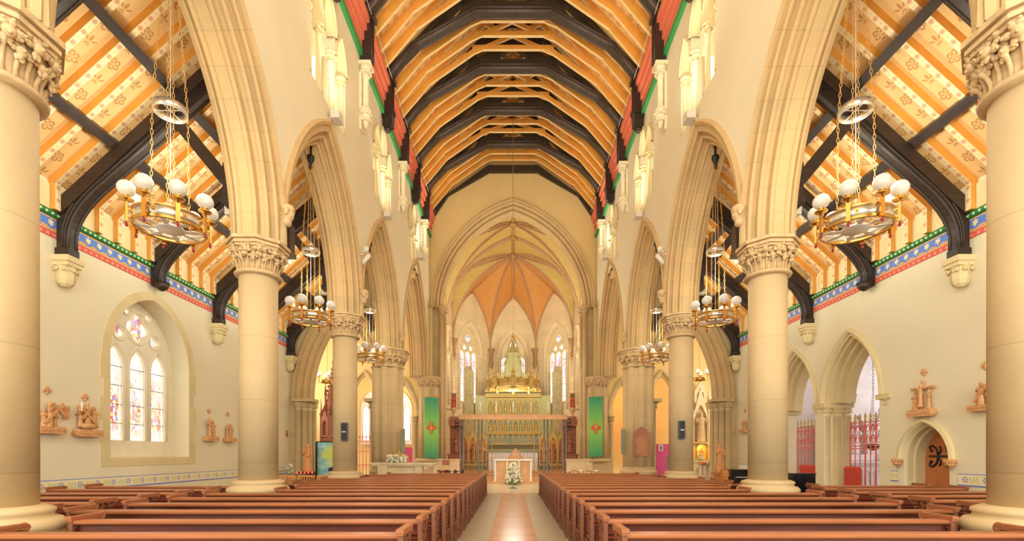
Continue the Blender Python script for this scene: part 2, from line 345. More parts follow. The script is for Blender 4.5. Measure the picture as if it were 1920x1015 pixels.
# ---------------------------------------------------------------- mesh building
ID = lambda u, v, d: Vector((u, v, d))
class MB:
    def __init__(s): s.v = []; s.f = []; s.mi = []; s.sm = []; s.uv = {}
    def add(s, vs, fs, mi=0, smooth=False, uvs=None):
        o = len(s.v); s.v += [tuple(p) for p in vs]
        for k, f in enumerate(fs):
            if uvs: s.uv[len(s.f)] = uvs[k]
            s.f.append(tuple(o+i for i in f)); s.mi.append(mi); s.sm.append(smooth)
        return s
    def box(s, c, sz, mi=0, rz=0, map=None):
        vs = []
        for k in range(8):
            p = Vector(((k & 1)-.5, ((k >> 1) & 1)-.5, (k >> 2)-.5)); p = Vector((p.x*sz[0], p.y*sz[1], p.z*sz[2]))
            if rz: p = Matrix.Rotation(rz, 3, 'Z') @ p
            p = p+Vector(c); vs.append(map(*p) if map else p)
        return s.add(vs, [(0, 2, 3, 1), (4, 5, 7, 6), (0, 1, 5, 4), (2, 6, 7, 3), (0, 4, 6, 2), (1, 3, 7, 5)], mi)
    def bar(s, a, b, wd, ht, up=(0, 0, 1), mi=0, mib=None):
        a, b = Vector(a), Vector(b); d = (b-a).normalized(); up = Vector(up)
        sd = d.cross(up).normalized(); up = sd.cross(d).normalized()
        vs = []; L = (b-a).length
        for p in (a, b):
            for q in ((-1, -1), (1, -1), (1, 1), (-1, 1)): vs.append(p+sd*q[0]*wd/2+up*q[1]*ht/2)
        fs = [(0, 1, 5, 4), (1, 2, 6, 5), (2, 3, 7, 6), (3, 0, 4, 7), (3, 2, 1, 0), (4, 5, 6, 7)]
        s.add(vs, fs, mi)
        if mib is not None:
            k = len(s.f)-6; s.mi[k] = mib
            s.uv[k] = [(0, -wd/2), (0, wd/2), (L, wd/2), (L, -wd/2)]
        return s
    def tube(s, pts, r, n=8, mi=0, smooth=True, closed=False):
        pts = [Vector(p) for p in pts]; N = len(pts)
        rr = r if isinstance(r, (list, tuple)) else [r]*N
        rings = []; t0 = None; nrm = None
        for i, p in enumerate(pts):
            if closed: t = (pts[(i+1) % N]-pts[i-1]).normalized()
            else: t = (pts[min(i+1, N-1)]-pts[max(i-1, 0)]).normalized()
            if nrm is None:
                nrm = t.orthogonal().normalized()
            else:
                nrm = (nrm-t*nrm.dot(t)); nrm = nrm.normalized() if nrm.length > 1e-6 else t.orthogonal().normalized()
            b = t.cross(nrm)
            rings.append([p+(nrm*math.cos(2*PI*k/n)+b*math.sin(2*PI*k/n))*rr[i] for k in range(n)])
        return s.loft(rings, mi, smooth, loop=closed, caps=not closed)
    def loft(s, rings, mi=0, smooth=True, loop=False, caps=True, open_=False, uvs=None):
        n = len(rings[0]); vs = [p for r in rings for p in r]; fs = []; uo = []
        R = len(rings)
        for i in range(R if loop else R-1):
            for k in range(n-1 if open_ else n):
                a, b = i*n+k, i*n+(k+1) % n; c, d = ((i+1) % R)*n+(k+1) % n, ((i+1) % R)*n+k
                fs.append((a, b, c, d))
                if uvs: uo.append([uvs[a], uvs[b], uvs[c], uvs[d]])
        s.add(vs, fs, mi, smooth, uo if uvs else None)
        if caps and not loop and not open_:
            o = len(s.v)-len(vs)
            for idx in (range(n-1, -1, -1), range((R-1)*n, R*n)):
                s.f.append(tuple(o+i for i in idx)); s.mi.append(mi); s.sm.append(False)
        return s
    def lathe(s, prof, c=(0, 0, 0), n=24, mi=0, smooth=True, rot=0, sx=1, sy=1, fold=None, loop=False):
        rings = []
        for r, z in prof:
            ring = []
            for k in range(n):
                a = rot+2*PI*k/n; q = r*(1+(fold(a, z) if fold else 0))
                ring.append(Vector((c[0]+q*sx*math.cos(a), c[1]+q*sy*math.sin(a), c[2]+z)))
            rings.append(ring)
        return s.loft(rings, mi, smooth, loop=loop)
    def ball(s, c, r, n=10, m=6, mi=0, rz=0):
        if not isinstance(r, (tuple, list)): r = (r, r, r)
        vs = [Vector((0, 0, -r[2]))]; M = Matrix.Rotation(rz, 3, 'Z')
        for i in range(1, m):
            a = -PI/2+PI*i/m
            for k in range(n): vs.append(Vector((r[0]*math.cos(a)*math.cos(2*PI*k/n), r[1]*math.cos(a)*math.sin(2*PI*k/n), r[2]*math.sin(a))))
        vs.append(Vector((0, 0, r[2]))); vs = [M @ p+Vector(c) for p in vs]; fs = []
        for k in range(n):
            fs.append((0, 1+(k+1) % n, 1+k)); fs.append((len(vs)-1, 1+(m-2)*n+k, 1+(m-2)*n+(k+1) % n))
            for i in range(m-2): fs.append((1+i*n+k, 1+i*n+(k+1) % n, 1+(i+1)*n+(k+1) % n, 1+(i+1)*n+k))
        return s.add(vs, fs, mi, True)
    def eball(s, c, ax, ay, az, n=9, m=6, mi=0):
        c = Vector(c); k0 = len(s.v); s.ball((0, 0, 0), 1.0, n, m, mi)
        for i in range(k0, len(s.v)): p = s.v[i]; s.v[i] = tuple(c+ax*p[0]+ay*p[1]+az*p[2])
        return s
    def plate(s, outer, holes=(), d0=0.0, d1=.1, map=ID, mi=0, uvf=None):
        cu = bpy.data.curves.new('tmp', 'CURVE'); cu.dimensions = '2D'; cu.fill_mode = 'BOTH'; cu.extrude = 1.0
        for loop in [outer]+list(holes):
            sp = cu.splines.new('POLY'); sp.points.add(len(loop)-1)
            for p, q in zip(sp.points, loop): p.co = (q[0], q[1], 0, 1)
            sp.use_cyclic_u = True
        ob = bpy.data.objects.new('tmp', cu); me = bpy.data.meshes.new_from_object(ob)
        vs = []
        for v in me.vertices: vs.append(map(v.co.x, v.co.y, d0+(v.co.z+1)/2*(d1-d0)))
        uvs = None
        if uvf: uvs = [[uvf(me.vertices[i].co.x, me.vertices[i].co.y) for i in p.vertices] for p in me.polygons]
        s.add(vs, [tuple(p.vertices) for p in me.polygons], mi, False, uvs)
        bpy.data.objects.remove(ob); bpy.data.curves.remove(cu); bpy.data.meshes.remove(me); return s
    def quad(s, a, b, c, d, mi=0, uv=None): return s.add([a, b, c, d], [(0, 1, 2, 3)], mi, False, [uv] if uv else None)
    def chain(s, a, b, link=.09, r=.006, wd=.022, mi=0):
        a, b = Vector(a), Vector(b); L = (b-a).length; n = max(2, int(L/link)); d = (b-a)/n
        t = d.normalized(); e = t.orthogonal().normalized(); g = t.cross(e)
        for i in range(n):
            c = a+d*(i+.5); q = e if i % 2 else g
            s.tube([c+t*link*.62*math.sin(x)+q*wd*math.cos(x) for x in [2*PI*k/8 for k in range(8)]], r, 4, mi, closed=True)
        return s
    def mesh(s, name, mats, weld=True):
        me = bpy.data.meshes.new(name); me.from_pydata(s.v, [], s.f)
        for m in (mats if isinstance(mats, (list, tuple)) else [mats]): me.materials.append(m)
        me.polygons.foreach_set('material_index', s.mi); me.polygons.foreach_set('use_smooth', s.sm)
        bm = bmesh.new(); bm.from_mesh(me)
        lay = bm.loops.layers.uv.new('UVMap')
        for f in bm.faces:
            u = s.uv.get(f.index)
            if u:
                for l, q in zip(f.loops, u): l[lay].uv = q
        if not s.uv or len(s.uv) < len(s.f):
            for f in bm.faces:
                if f.index in s.uv: continue
                n = f.normal; ax = max(range(3), key=lambda k: abs(n[k]))
                i, j = [(1, 2), (0, 2), (0, 1)][ax]
                for l in f.loops: l[lay].uv = (l.vert.co[i], l.vert.co[j])
        bmesh.ops.recalc_face_normals(bm, faces=bm.faces)
        bm.to_mesh(me); bm.free(); return me
    def build(s, name, mats, parent=None, loc=None):
        me = s.mesh(name, mats); o = bpy.data.objects.new(name, me); COL.objects.link(o)
        if parent: o.parent = parent
        if loc is not None: o.location = loc
        return o

def tag(o, label=None, cat=None, group=None, kind=None):
    if label: o['label'] = label
    if cat: o['category'] = cat
    if group: o['group'] = group
    if kind: o['kind'] = kind
    return o
def thing(name, label, cat, loc=(0, 0, 0), rz=0, group=None):
    o = bpy.data.objects.new(name, None); o.empty_display_size = .2; COL.objects.link(o)
    o.location = loc; o.rotation_euler = (0, 0, rz); return tag(o, label, cat, group)
def dup(o, loc=None, rz=None, label=None, parent=None, group=None):
    c = o.copy(); COL.objects.link(c); c.parent = parent
    if loc is not None: c.location = loc
    if rz is not None: c.rotation_euler = (0, 0, rz)
    if label: c['label'] = label
    if group: c['group'] = group
    for ch in o.children: dup(ch, parent=c)
    return c
def struct(o): o['kind'] = 'structure'; return o

def parch(cx, z, wd, h, n=12, rev=False):
    """pointed arch, from the +side springing over the apex to the -side springing"""
    R = (h*h+wd*wd)/(2*wd); e = math.acos((R-wd)/R)
    r = [(cx+wd-R+R*math.cos(e*k/n), z+R*math.sin(e*k/n)) for k in range(n+1)]
    l = [(2*cx-x, y) for x, y in r[-2::-1]]
    return r+l
def lancet(cx, z0, zs, wd, h, n=7):
    return [(cx+wd, z0)]+parch(cx, zs, wd, h, n)+[(cx-wd, z0)]
def moulding(mb, map, cx, z, wd, h, prof, n=16, mi=0, sides=(1, -1)):
    """sweep profile points (d inward, v lateral) round a pointed arch"""
    R = (h*h+wd*wd)/(2*wd)
    for sd in sides:
        rings = []; uvs = []
        for k in range(n+1):
            ring = []
            for j, (d, v) in enumerate(prof):
                e = math.acos(max(-1, min(1, (R-wd)/(R-d)))); a = e*k/n
                ring.append(map(cx+sd*(wd-R+(R-d)*math.cos(a)), z+(R-d)*math.sin(a), v)); uvs.append((R*a, v*3+d))
            rings.append(ring)
        mb.loft(rings, mi, False, open_=True, uvs=uvs)
def roll(cd, cv, r, a0, a1, n=5):
    return [(cd+r*math.cos(a0+(a1-a0)*k/n), cv+r*math.sin(a0+(a1-a0)*k/n)) for k in range(n+1)]
def sym(half): return half+[(d, -v) for d, v in half[::-1]]
# nave arcade section: hood, two rolls and a soffit
ARC = sym([(-.10, .49), (-.10, .56), (-.04, .60), (.03, .56), (.03, .515), (.11, .515)]+roll(.15, .475, .045, PI*.9, -PI*.5)+[(.17, .36), (.24, .36)]+roll(.30, .345, .05, PI*.9, -PI*.5)+[(.33, .22), (.40, .22)]+roll(.44, .17, .05, PI*.8, -PI*.4)+[(.48, .08)])

def fig(mb, base, h, face=0, mi=0, arms='pray', child=False, wide=1.0, skin=None):
    """a small robed, carved figure standing at base, facing angle face (0 = -Y)"""
    skin = mi if skin is None else skin
    B = Vector(base); M = Matrix.Rotation(face, 3, 'Z')
    def T(x, y, z): return B+M @ Vector((x*h, y*h, z*h))
    prof = [(.150, 0), (.152, .03), (.135, .2), (.118, .40), (.105, .52), (.112, .62), (.122, .70), (.122, .765), (.085, .815), (.045, .83), (.036, .86)]
    rings = []
    for r, z in prof:
        fo = .09*max(0, (.62-z)/.62)
        rings.append([T(r*wide*(1+fo*math.cos(7*a+z*5))*math.cos(a), r*.68*(1+fo*math.cos(7*a+z*5))*math.sin(a)-.01, z) for a in [2*PI*k/20 for k in range(20)]])
    mb.loft(rings, mi)
    hs = [(.012, .845), (.040, .855), (.056, .88), (.060, .915), (.058, .95), (.042, .985), (.012, 1.0)]
    mb.loft([[T(r*.86*math.cos(a), r*math.sin(a)-.012, z) for a in [2*PI*k/12 for k in range(12)]] for r, z in hs], skin)
    mb.ball(T(0, -.072, .912), .012*h, 6, 4, skin)
    mb.loft([[T(r*math.cos(a), r*math.sin(a)+.012, z) for a in [2*PI*k/12 for k in range(12)]] for r, z in [(.05, .80), (.068, .87), (.070, .93), (.055, .985), (.02, 1.01)]], mi)
    for sd in (-1, 1):
        if arms == 'pray': pts = [(sd*.115, -.01, .77), (sd*.15, -.03, .62), (sd*.02, -.125, .66)]
        elif arms == 'open': pts = [(sd*.115, -.01, .77), (sd*.17, -.04, .64), (sd*.20, -.12, .70)]
        elif arms == 'down': pts = [(sd*.115, -.01, .77), (sd*.155, -.02, .60), (sd*.13, -.09, .48)]
        elif arms == 'cross': pts = [(sd*.10, -.01, .77), (sd*.22, 0, .82), (sd*.34, 0, .86)]
        else: pts = [(sd*.115, -.01, .77), (sd*.15, -.04, .62), (sd*.07, -.13, .60)] if sd > 0 else [(sd*.115, -.01, .77), (sd*.14, -.05, .63), (sd*.05, -.13, .74)]
        mb.tube([T(*p) for p in pts], [.045*h, .040*h, .024*h], 7, mi); mb.ball(T(*pts[-1]), .026*h, 6, 4, skin)
    if child:
        cb = MB(); fig(cb, (0, 0, 0), h*.42, 0, mi, 'pray')
        mb.add([T(.09, -.11, .56)+M @ Vector(p) for p in cb.v], cb.f, mi, True)
    return mb

def foliage(mb, c, R, z, n, s, rows=2, mi=0, phase=0):
    """carved leaves: curled lobes round a bell"""
    for q in range(rows):
        for k in range(n):
            a = phase+2*PI*(k+.5*q)/n; rr = R[q]
            x, y = c[0]+rr*math.cos(a), c[1]+rr*math.sin(a); zz = c[2]+z[q]
            mb.ball((x, y, zz), (s*.55, s*.95, s*.8), 7, 5, mi, rz=a)
            for sg in (-1, 1): mb.ball((c[0]+(rr+s*.35)*math.cos(a+sg*s*.62/rr), c[1]+(rr+s*.35)*math.sin(a+sg*s*.62/rr), zz-s*.5), (s*.42, s*.5, s*.46), 6, 4, mi, rz=a)
            mb.ball((c[0]+(rr+s*.55)*math.cos(a), c[1]+(rr+s*.55)*math.sin(a), zz+s*.25), s*.34, 6, 4, mi)
            mb.tube([(c[0]+(rr-s*.9)*math.cos(a), c[1]+(rr-s*.9)*math.sin(a), zz-s*2.6), (c[0]+(rr-s*.4)*math.cos(a), c[1]+(rr-s*.4)*math.sin(a), zz-s)], s*.16, 5, mi)
def leafage(mb, r, z0, ht, n):
    """crocket leaves: stalks up the bell ending in lobed, curled leaves"""
    rnd = random.Random(5)
    def leaf(a, rr, z, s, tilt):
        R = Vector((math.cos(a), math.sin(a), 0)); T = Vector((-math.sin(a), math.cos(a), 0)); U = Vector((0, 0, 1))
        c = R*rr+U*z; O = (R*math.cos(tilt)+U*math.sin(tilt)).normalized(); V = (U*math.cos(tilt)-R*math.sin(tilt)).normalized()
        mb.eball(c, O*s*.34, T*s*.5, V*s*.5, 9, 6)
        for k in range(7):
            th = PI*(-.62+k*.54)+rnd.uniform(-.12, .12); d = T*math.cos(th)+V*math.sin(th); q = O.cross(d)
            L = s*rnd.uniform(.75, 1.0); e = c+d*L*.72-O*s*.12
            mb.eball(e, O*s*.17, d*L*.42, q*s*.29, 8, 5)
            mb.eball(e+d*L*.33+O*s*.05, O*s*.13, d*s*.17, q*s*.17, 6, 4)
        mb.eball(c+O*s*.34, O*s*.16, T*s*.17, V*s*.17, 7, 5)
    for k in range(n):
        a = 2*PI*k/n
        for da, rr, zz, sc in ((0, 1.36, .61, .32), (PI/n, 1.22, .45, .28), (PI/n*.5, 1.36, .77, .2), (-PI/n*.5, 1.32, .72, .19)):
            aa = a+da+rnd.uniform(-.05, .05); leaf(aa, r*rr, z0+ht*(zz+rnd.uniform(-.02, .02)), r*sc, rnd.uniform(-.5, .1))
        for da, z1 in ((0, .55), (PI/n, .40)):
            pts = [((r*(1.02+.28*q**3)+.0)*math.cos(a+da), (r*(1.02+.28*q**3))*math.sin(a+da), z0+ht*(.08+(z1-.08)*q)) for q in (0, .4, .75, 1)]
            mb.tube(pts, [r*.07, r*.06, r*.06, r*.08], 6)
def capital_mesh(r, top, ht, name, seg=12):
    """bell with leaves, neck ring and an eight-sided abacus; top of abacus at z=top"""
    mb = MB(); z0 = top-ht; b = r/.39
    mb.lathe([(r, z0-.04), (r+.07*b, z0-.02), (r+.085*b, z0+.02), (r+.05*b, z0+.055), (r*.98, z0+.06), (r*1.02, z0+.2), (r*1.12, z0+.36), (r*1.28, ht-.2+z0), (r*1.2, top-.14)], n=28)
    leafage(mb, r, z0, ht, seg)
    for q in ((1.36, top-.2, top-.15), (1.46, top-.15, top-.10), (1.40, top-.10, top-.07), (1.54, top-.07, top)):
        mb.lathe([(r*q[0]*1.06, q[1]), (r*q[0]*1.06, q[2])], n=8, smooth=False, rot=PI/8)
    return mb

# ---------------------------------------------------------------- dimensions
XC, XF, XA = 5.55, 5.05, 9.88             # column line, nave wall face, aisle wall face
YC = [5.08, 10.47, 15.87]; YP4 = 21.27; YG = 29.0
ZCAP = 6.1; ZCOR = 14.65
CAPZ = ZCAP
def naveMap(s): return lambda u, v, d: Vector((s*d, u, v))     # u = Y, v = Z, d = distance from the axis

# ---------------------------------------------------------------- floors
struct(MB().box((0, 13.9, -.1), (31, 36, .2)).build('floor', MT['floor']))
struct(MB().box((0, 8.7, .004), (.86, 20.6, .012)).build('floor_aisle_woodblock', MT['parquet']))
struct(MB().box((0, 21.95, .004), (9.2, 5.9, .014)).build('floor_crossing', MT['marble_floor']))
struct(MB().box((0, 27.2, .05), (8.3, 4.6, .16)).box((0, 32.5, .08), (8.4, 7, .22)).box((0, 37.6, .1), (9.3, 6, .4)).build('floor_dais', MT['dais']))

# ---------------------------------------------------------------- nave walls with arcade openings and clerestory
YCL = [7.775, 13.17, 18.57, 24.3]
def clere_hole(c):
    p = [(c+1.25, 11.1)]
    for cx, w_, zs, h in ((.85, .4, 12.85, .85), (0, .45, 13.35, .85), (-.85, .4, 12.85, .85)): p += parch(c+cx, zs, w_, h, 6)
    return p+[(c-1.25, 11.1)]
for s in (-1, 1):
    nm = 'left' if s < 0 else 'right'
    mp = naveMap(s)
    lower = [(-1.0, ZCAP)]
    for c, w_, h in ((2.385, 2.6, 4.35), (7.775, 2.6, 4.35), (13.17, 2.6, 4.35), (18.57, 2.6, 4.35), (25.1, 3.1, 5.45)):
        if c-w_ > lower[-1][0]+.001: lower.append((c-w_, ZCAP))
        lower += parch(c, ZCAP, w_, h, 14)[::-1]
    lower += [(28.9, ZCAP)]
    outer = lower+[(28.9, 16.2), (-1.0, 16.2)]
    mb = MB().plate(outer, [clere_hole(c) for c in YCL], XF, XC+.5, mp)
    wl = struct(mb.build('wall_nave_'+nm, MT['plaster']))
    # clerestory: tracery plate, panes, colonnettes
    for i, c in enumerate(YCL):
        holes = [lancet(c+.85, 11.25, 12.8, .3, .7), lancet(c, 11.25, 13.3, .34, .75), lancet(c-.85, 11.25, 12.8, .3, .7)]
        fr = struct(MB().plate(clere_hole(c), holes, 5.75, 5.95, mp).build('window_clerestory_%s_%d' % (nm, i+1), MT['reveal']))
        g = MB()
        for hh in holes: g.plate(hh, (), 5.84, 5.86, mp)
        g.build('pane', MT['glass_white'], fr)
        cs = MB()
        for q, zt in ((.45, 12.95), (-.45, 12.95), (1.22, 12.8), (-1.22, 12.8)):
            b = mp(c+q, 0, 5.16)
            cs.lathe([(.13, 11.1), (.13, 11.2), (.10, 11.25), (.115, 11.3), (.075, 11.38), (.07, zt-.3), (.095, zt-.28), (.07, zt-.25), (.10, zt-.1), (.16, zt-.05), (.17, zt)], b, 12)
            foliage(cs, b, (.11,), (zt-.13,), 6, .05, 1)
        for cx, w_, zs, h in ((.85, .4, 12.85, .85), (0, .45, 13.35, .85), (-.85, .4, 12.85, .85)):
            moulding(cs, mp, c+cx, zs, w_+.01, h, [(-.02, 5.05), (-.06, 5.04), (-.06, 4.99), (.0, 4.98), (.03, 5.02), (.08, 5.06), (.08, 5.25), (.02, 5.3)], 7)
        cs.build('colonnettes', MT['reveal'], fr)
    # cornice: green beaded moulding and red boarded frieze in three steps
    cg = MB(); L = 30
    cg.box((14, XF-.04, ZCOR+.09), (L, .16, .2), 0, map=lambda a, b, z: Vector((s*b, a, z)))
    struct(cg.build('trim_green_cornice_'+nm, MT['green_cornice']))
    cr = MB()
    for k, (z0, z1, pr) in enumerate(((ZCOR+.2, 15.15, .10), (15.15, 15.45, .17), (15.45, 15.7, .26), (15.7, 15.9, .34))):
        cr.box((14, XF-pr/2, (z0+z1)/2), (L, pr, z1-z0), 0, map=lambda a, b, z: Vector((s*b, a, z)))
    struct(cr.build('trim_red_frieze_'+nm, MT['red_frieze']))

# ---------------------------------------------------------------- arches of the arcade
bayname = ['nearest', 'second', 'third', 'fourth']
for s in (-1, 1):
    mpa = lambda u, v, d: Vector((s*(XC-d), u, v))
    for i, (c, w_, h) in enumerate(((2.385, 2.7, 4.5), (7.775, 2.7, 4.5), (13.17, 2.7, 4.5), (18.57, 2.7, 4.5), (25.1, 3.2, 5.6))):
        mb = MB(); moulding(mb, mpa, c, ZCAP, w_, h, ARC, 20)
        o = mb.build('stone_arch', MT['voussoir'])
        if i == 0: lb = 'stone arch springing from the near side of the nearest column on the %s' % SIDE[s]
        elif i < 4: lb = 'moulded stone arch over the %s hanging chandelier on the %s' % (ORD[i-1], SIDE[s])
        else: lb = 'tall narrow moulded stone arch behind the green banner on the %s' % SIDE[s]
        tag(o, lb, 'arch', 'nave arcade arches', 'structure')
    # carved heads where hoods meet, and a loudspeaker box on the apex of the second arch
    for k, y in enumerate(YC[1:]+[YP4]):
        hd = MB(); c = Vector((s*(XF-.14), y, 6.78))
        hd.ball(c, (.13, .12, .17), 10, 8).ball(c+Vector((-s*.11, 0, -.01)), .035, 6, 4).ball(c+Vector((0, 0, .1)), (.15, .16, .12), 10, 6).ball(c+Vector((s*.02, 0, -.17)), (.1, .11, .1), 8, 5)
        for q in (-1, 1): hd.ball(c+Vector((-s*.02, q*.13, .03)), (.06, .05, .1), 7, 5); hd.ball(c+Vector((-s*.1, q*.05, .04)), .025, 6, 4)
        tag(hd.build('carved_head', MT['carved']), 'carved stone head above the capital of the %s on the %s' % (['second column', 'third column', 'clustered pier'][k], SIDE[s]), 'carving', 'carved heads on the arcade')

# ---------------------------------------------------------------- columns
def column_base(r):
    return MB().lathe([(r+.24, 0), (r+.24, .62), (r+.2, .70), (r+.20, .72), (r+.23, .75), (r+.235, .80), (r+.19, .85), (r+.12, .87), (r+.115, .90), (r+.14, .925), (r+.13, .96), (r+.06, .99), (r, 1.0)], n=32)
CR = .39
shaft_me = MB().lathe([(CR, 1.0), (CR*.985, 5.42)], n=40).mesh('shaft', MT['stone_smooth'])
base_me = column_base(CR).mesh('base', MT['stone_smooth'])
cap_me = capital_mesh(CR, ZCAP, .70, 'capital').mesh('capital', MT['carved'])
for s in (-1, 1):
    for k, y in enumerate(YC):
        t = thing('column', 'round stone column with leafy capital, %s from the viewer on the %s' % (ORD[k], SIDE[s]), 'column', (s*XC, y, 0), 0, 'round nave columns')
        for nme, me in (('base', base_me), ('shaft', shaft_me), ('capital', cap_me)):
            o = bpy.data.objects.new(nme, me); COL.objects.link(o); o.parent = t
# clustered piers (fourth) and chancel responds
def cluster(r, rs, n, z0, z1, rot=0):
    mb = MB().lathe([(r*.8, z0), (r*.8, z1)], n=16)
    for k in range(n):
        a = rot+2*PI*k/n; q = rs*(1.35 if k % 2 == 0 else .8)
        mb.lathe([(q, z0), (q, z1)], (r*.82*math.cos(a), r*.82*math.sin(a), 0), 12)
    return mb
for s in (-1, 1):
    t = thing('clustered_pier', 'clustered stone pier with many shafts beside the %s of the crossing' % ('flower-topped stone side altar' if s < 0 else 'wooden memorial plaque'), 'pier', (s*XC, YP4, 0))
    column_base(.58).build('base', MT['stone_smooth'], t)
    cluster(.60, .15, 16, .98, 5.5).build('shaft', MT['stone'], t)
    capital_mesh(.60, ZCAP, .75, 'capital', 16).build('capital', MT['carved'], t)
    t = thing('chancel_pier', 'shafted chancel arch pier behind the green banner on the %s' % SIDE[s], 'pier', (s*4.98, 28.75, 0))
    MB().box((0, 0, .55), (1.6, 1.3, 1.1)).lathe([(.9, 1.1), (.9, 1.2), (.82, 1.3)], (0, 0, 0), 16).build('base', MT['stone'], t)
    sh = cluster(.62, .13, 16, 1.2, 5.5)
    for q, yy in ((-.72, -.1), (-.62, .25), (-.80, .55)): sh.lathe([(.12, 1.0), (.12, 10.1)], (s*q, yy, 0), 12)
    sh.build('shaft', MT['stone'], t)
    c = capital_mesh(.52, ZCAP, .7, 'capital', 12)
    for q, yy in ((-.72, -.1), (-.62, .25), (-.80, .55)):
        c.lathe([(.12, 9.9), (.15, 9.93), (.12, 9.97), (.2, 10.3), (.24, 10.32), (.24, 10.42)], (s*q, yy, 0), 12); foliage(c, (s*q, yy, 0), (.16,), (10.16,), 7, .06, 1)
    c.build('capital', MT['carved'], t)

# ---------------------------------------------------------------- chancel arch wall
mpg = lambda u, v, d: Vector((u, d, v))
ah = parch(0, 10.4, 4.86, 6.45, 18)
struct(MB().plate([(-XC-.5, 0), (-XC-.5, 22), (XC+.5, 22), (XC+.5, 0), (4.86, 0)]+ah+[(-4.86, 0)], (), YG, YG+.9, mpg).build('wall_chancel_arch', MT['plaster_gold']))
half = [(-.06, 0), (-.06, -.10), (0, -.12), (.05, -.06), (.05, .02)]+roll(.13, .03, .06, PI, 2*PI)+[(.22, .04), (.22, .22)]+roll(.30, .22, .07, PI, 2*PI)+[(.40, .23), (.40, .42)]+roll(.48, .42, .07, PI, 2*PI)+[(.58, .45), (.62, .5), (.62, .85), (.2, .9)]
mb = MB(); moulding(mb, lambda u, v, d: Vector((u, YG+d, v)), 0, 10.4, 4.95, 6.55, half, 28)
tag(mb.build('chancel_arch', MT['voussoir']), 'great moulded chancel arch in the end wall beyond the nave', 'arch', None, 'structure')
for s in (-1, 1):
    struct(MB().box((s*4.62, YG+.55, 5.2), (.5, .7, 10.4)).build('trim_chancel_arch_jamb_'+('left' if s < 0 else 'right'), MT['stone']))

# ---------------------------------------------------------------- nave roof
RZ0 = 21.4
def rz(x): return RZ0-1.03*abs(x)
mb = MB()
for s in (-1, 1):
    L = math.hypot(5.5, 5.5*1.03); q = [Vector((s*5.5, -1, rz(5.5))), Vector((0, -1, RZ0)), Vector((0, 29.5, RZ0)), Vector((s*5.5, 29.5, rz(5.5)))]
    mb.quad(*q, uv=[(0, 0), (L, 0), (L, 30.5), (0, 30.5)])
    n_ = Vector((s*.1, 0, .1))
    mb.quad(*[p+n_ for p in q])
struct(mb.build('ceiling_nave', MT['boards']))
def nave_truss(y, main, gable=False):
    low = [(4.95, 15.8), (3.885, 17.18), (1.44, 18.55), (-1.44, 18.55), (-3.885, 17.18), (-4.95, 15.8)]
    mb = MB()
    if gable:
        mb.plate([(5.0, 15.3), (5.0, rz(5))]+[(3.9, rz(3.9)-.2), (1.5, 18.9), (-1.5, 18.9), (-3.9, rz(3.9)-.2)]+[(-5.0, rz(5)), (-5.0, 15.3)]+[(-4.9, 15.6), (-3.885, 17.1), (-1.44, 18.5), (1.44, 18.5), (3.885, 17.1), (4.9, 15.6)], (), y-.22, y-.02, mpg)
        return mb
    if main:
        out = [(5.0, 15.55), (5.0, rz(5.0)-.02), (.75, rz(.75)-.02), (-.75, rz(.75)-.02), (-5.0, rz(5.0)-.02), (-5.0, 15.55)]+[(-4.9, 15.8), (-3.885, 17.18), (-1.44, 18.55), (1.44, 18.55), (3.885, 17.18), (4.9, 15.8)]
        tri = lambda s: [(s*1.80, 18.90), (s*2.40, 18.80), (s*2.98, 17.98), (s*2.15, 18.42)]
        holes = [[(-.85, 18.98), (.85, 18.98), (0, 19.6)], tri(1), tri(-1), [(-.65, 19.75), (0, 20.2), (.65, 19.75), (.55, 20.55), (-.55, 20.55)]]
        for s in (1, -1): holes.append([(s*.95, 19.42), (s*1.5, 19.05), (s*1.85, 19.12), (s*1.3, 19.72)])
        mb.plate(out, holes, y-.13, y+.13, mpg)
        for k in range(5):
            a, b = low[k], low[k+1]
            for dz, r in ((.03, .06), (.16, .045)):
                for yy in (-.15, .15): mb.tube([(a[0], y+yy, a[1]+dz), (b[0], y+yy, b[1]+dz)], r, 6, 1)
            mb.bar((a[0], y, a[1]+.02), (b[0], y, b[1]+.02), .30, .07)
        for s in (1, -1):
            mb.bar((s*4.95, y, rz(4.95)-.25), (s*.6, y, rz(.6)-.25), .36, .14)
    else:
        up = (0, 0, 1)
        for s in (1, -1):
            mb.bar((s*5.2, y, rz(5.2)-.11), (0, y, RZ0-.11), .094, .2, mi=0, mib=1)
            mb.bar((s*4.93, y, 15.9), (s*3.66, y, 17.42), .104, .19, mi=0, mib=1)
            mb.bar((s*3.72, y, 17.40), (s*1.46, y, 18.98), .114, .19, mi=0, mib=1)
            mb.bar((s*2.45, y+.016*s, 18.45), (-s*1.25, y+.016*s, 20.05), .084, .16, mi=0, mib=1)
        mb.bar((1.75, y, 18.98), (-1.75, y, 18.98), .124, .18, mi=0, mib=1)
    return mb
TY = [13.17, 15.87, 18.57, 21.27, 23.9, 26.5]
tlab = ['nearest the viewer', 'second from the viewer', 'third from the viewer', 'fourth from the viewer', 'second in front of the chancel arch', 'last before the chancel arch']
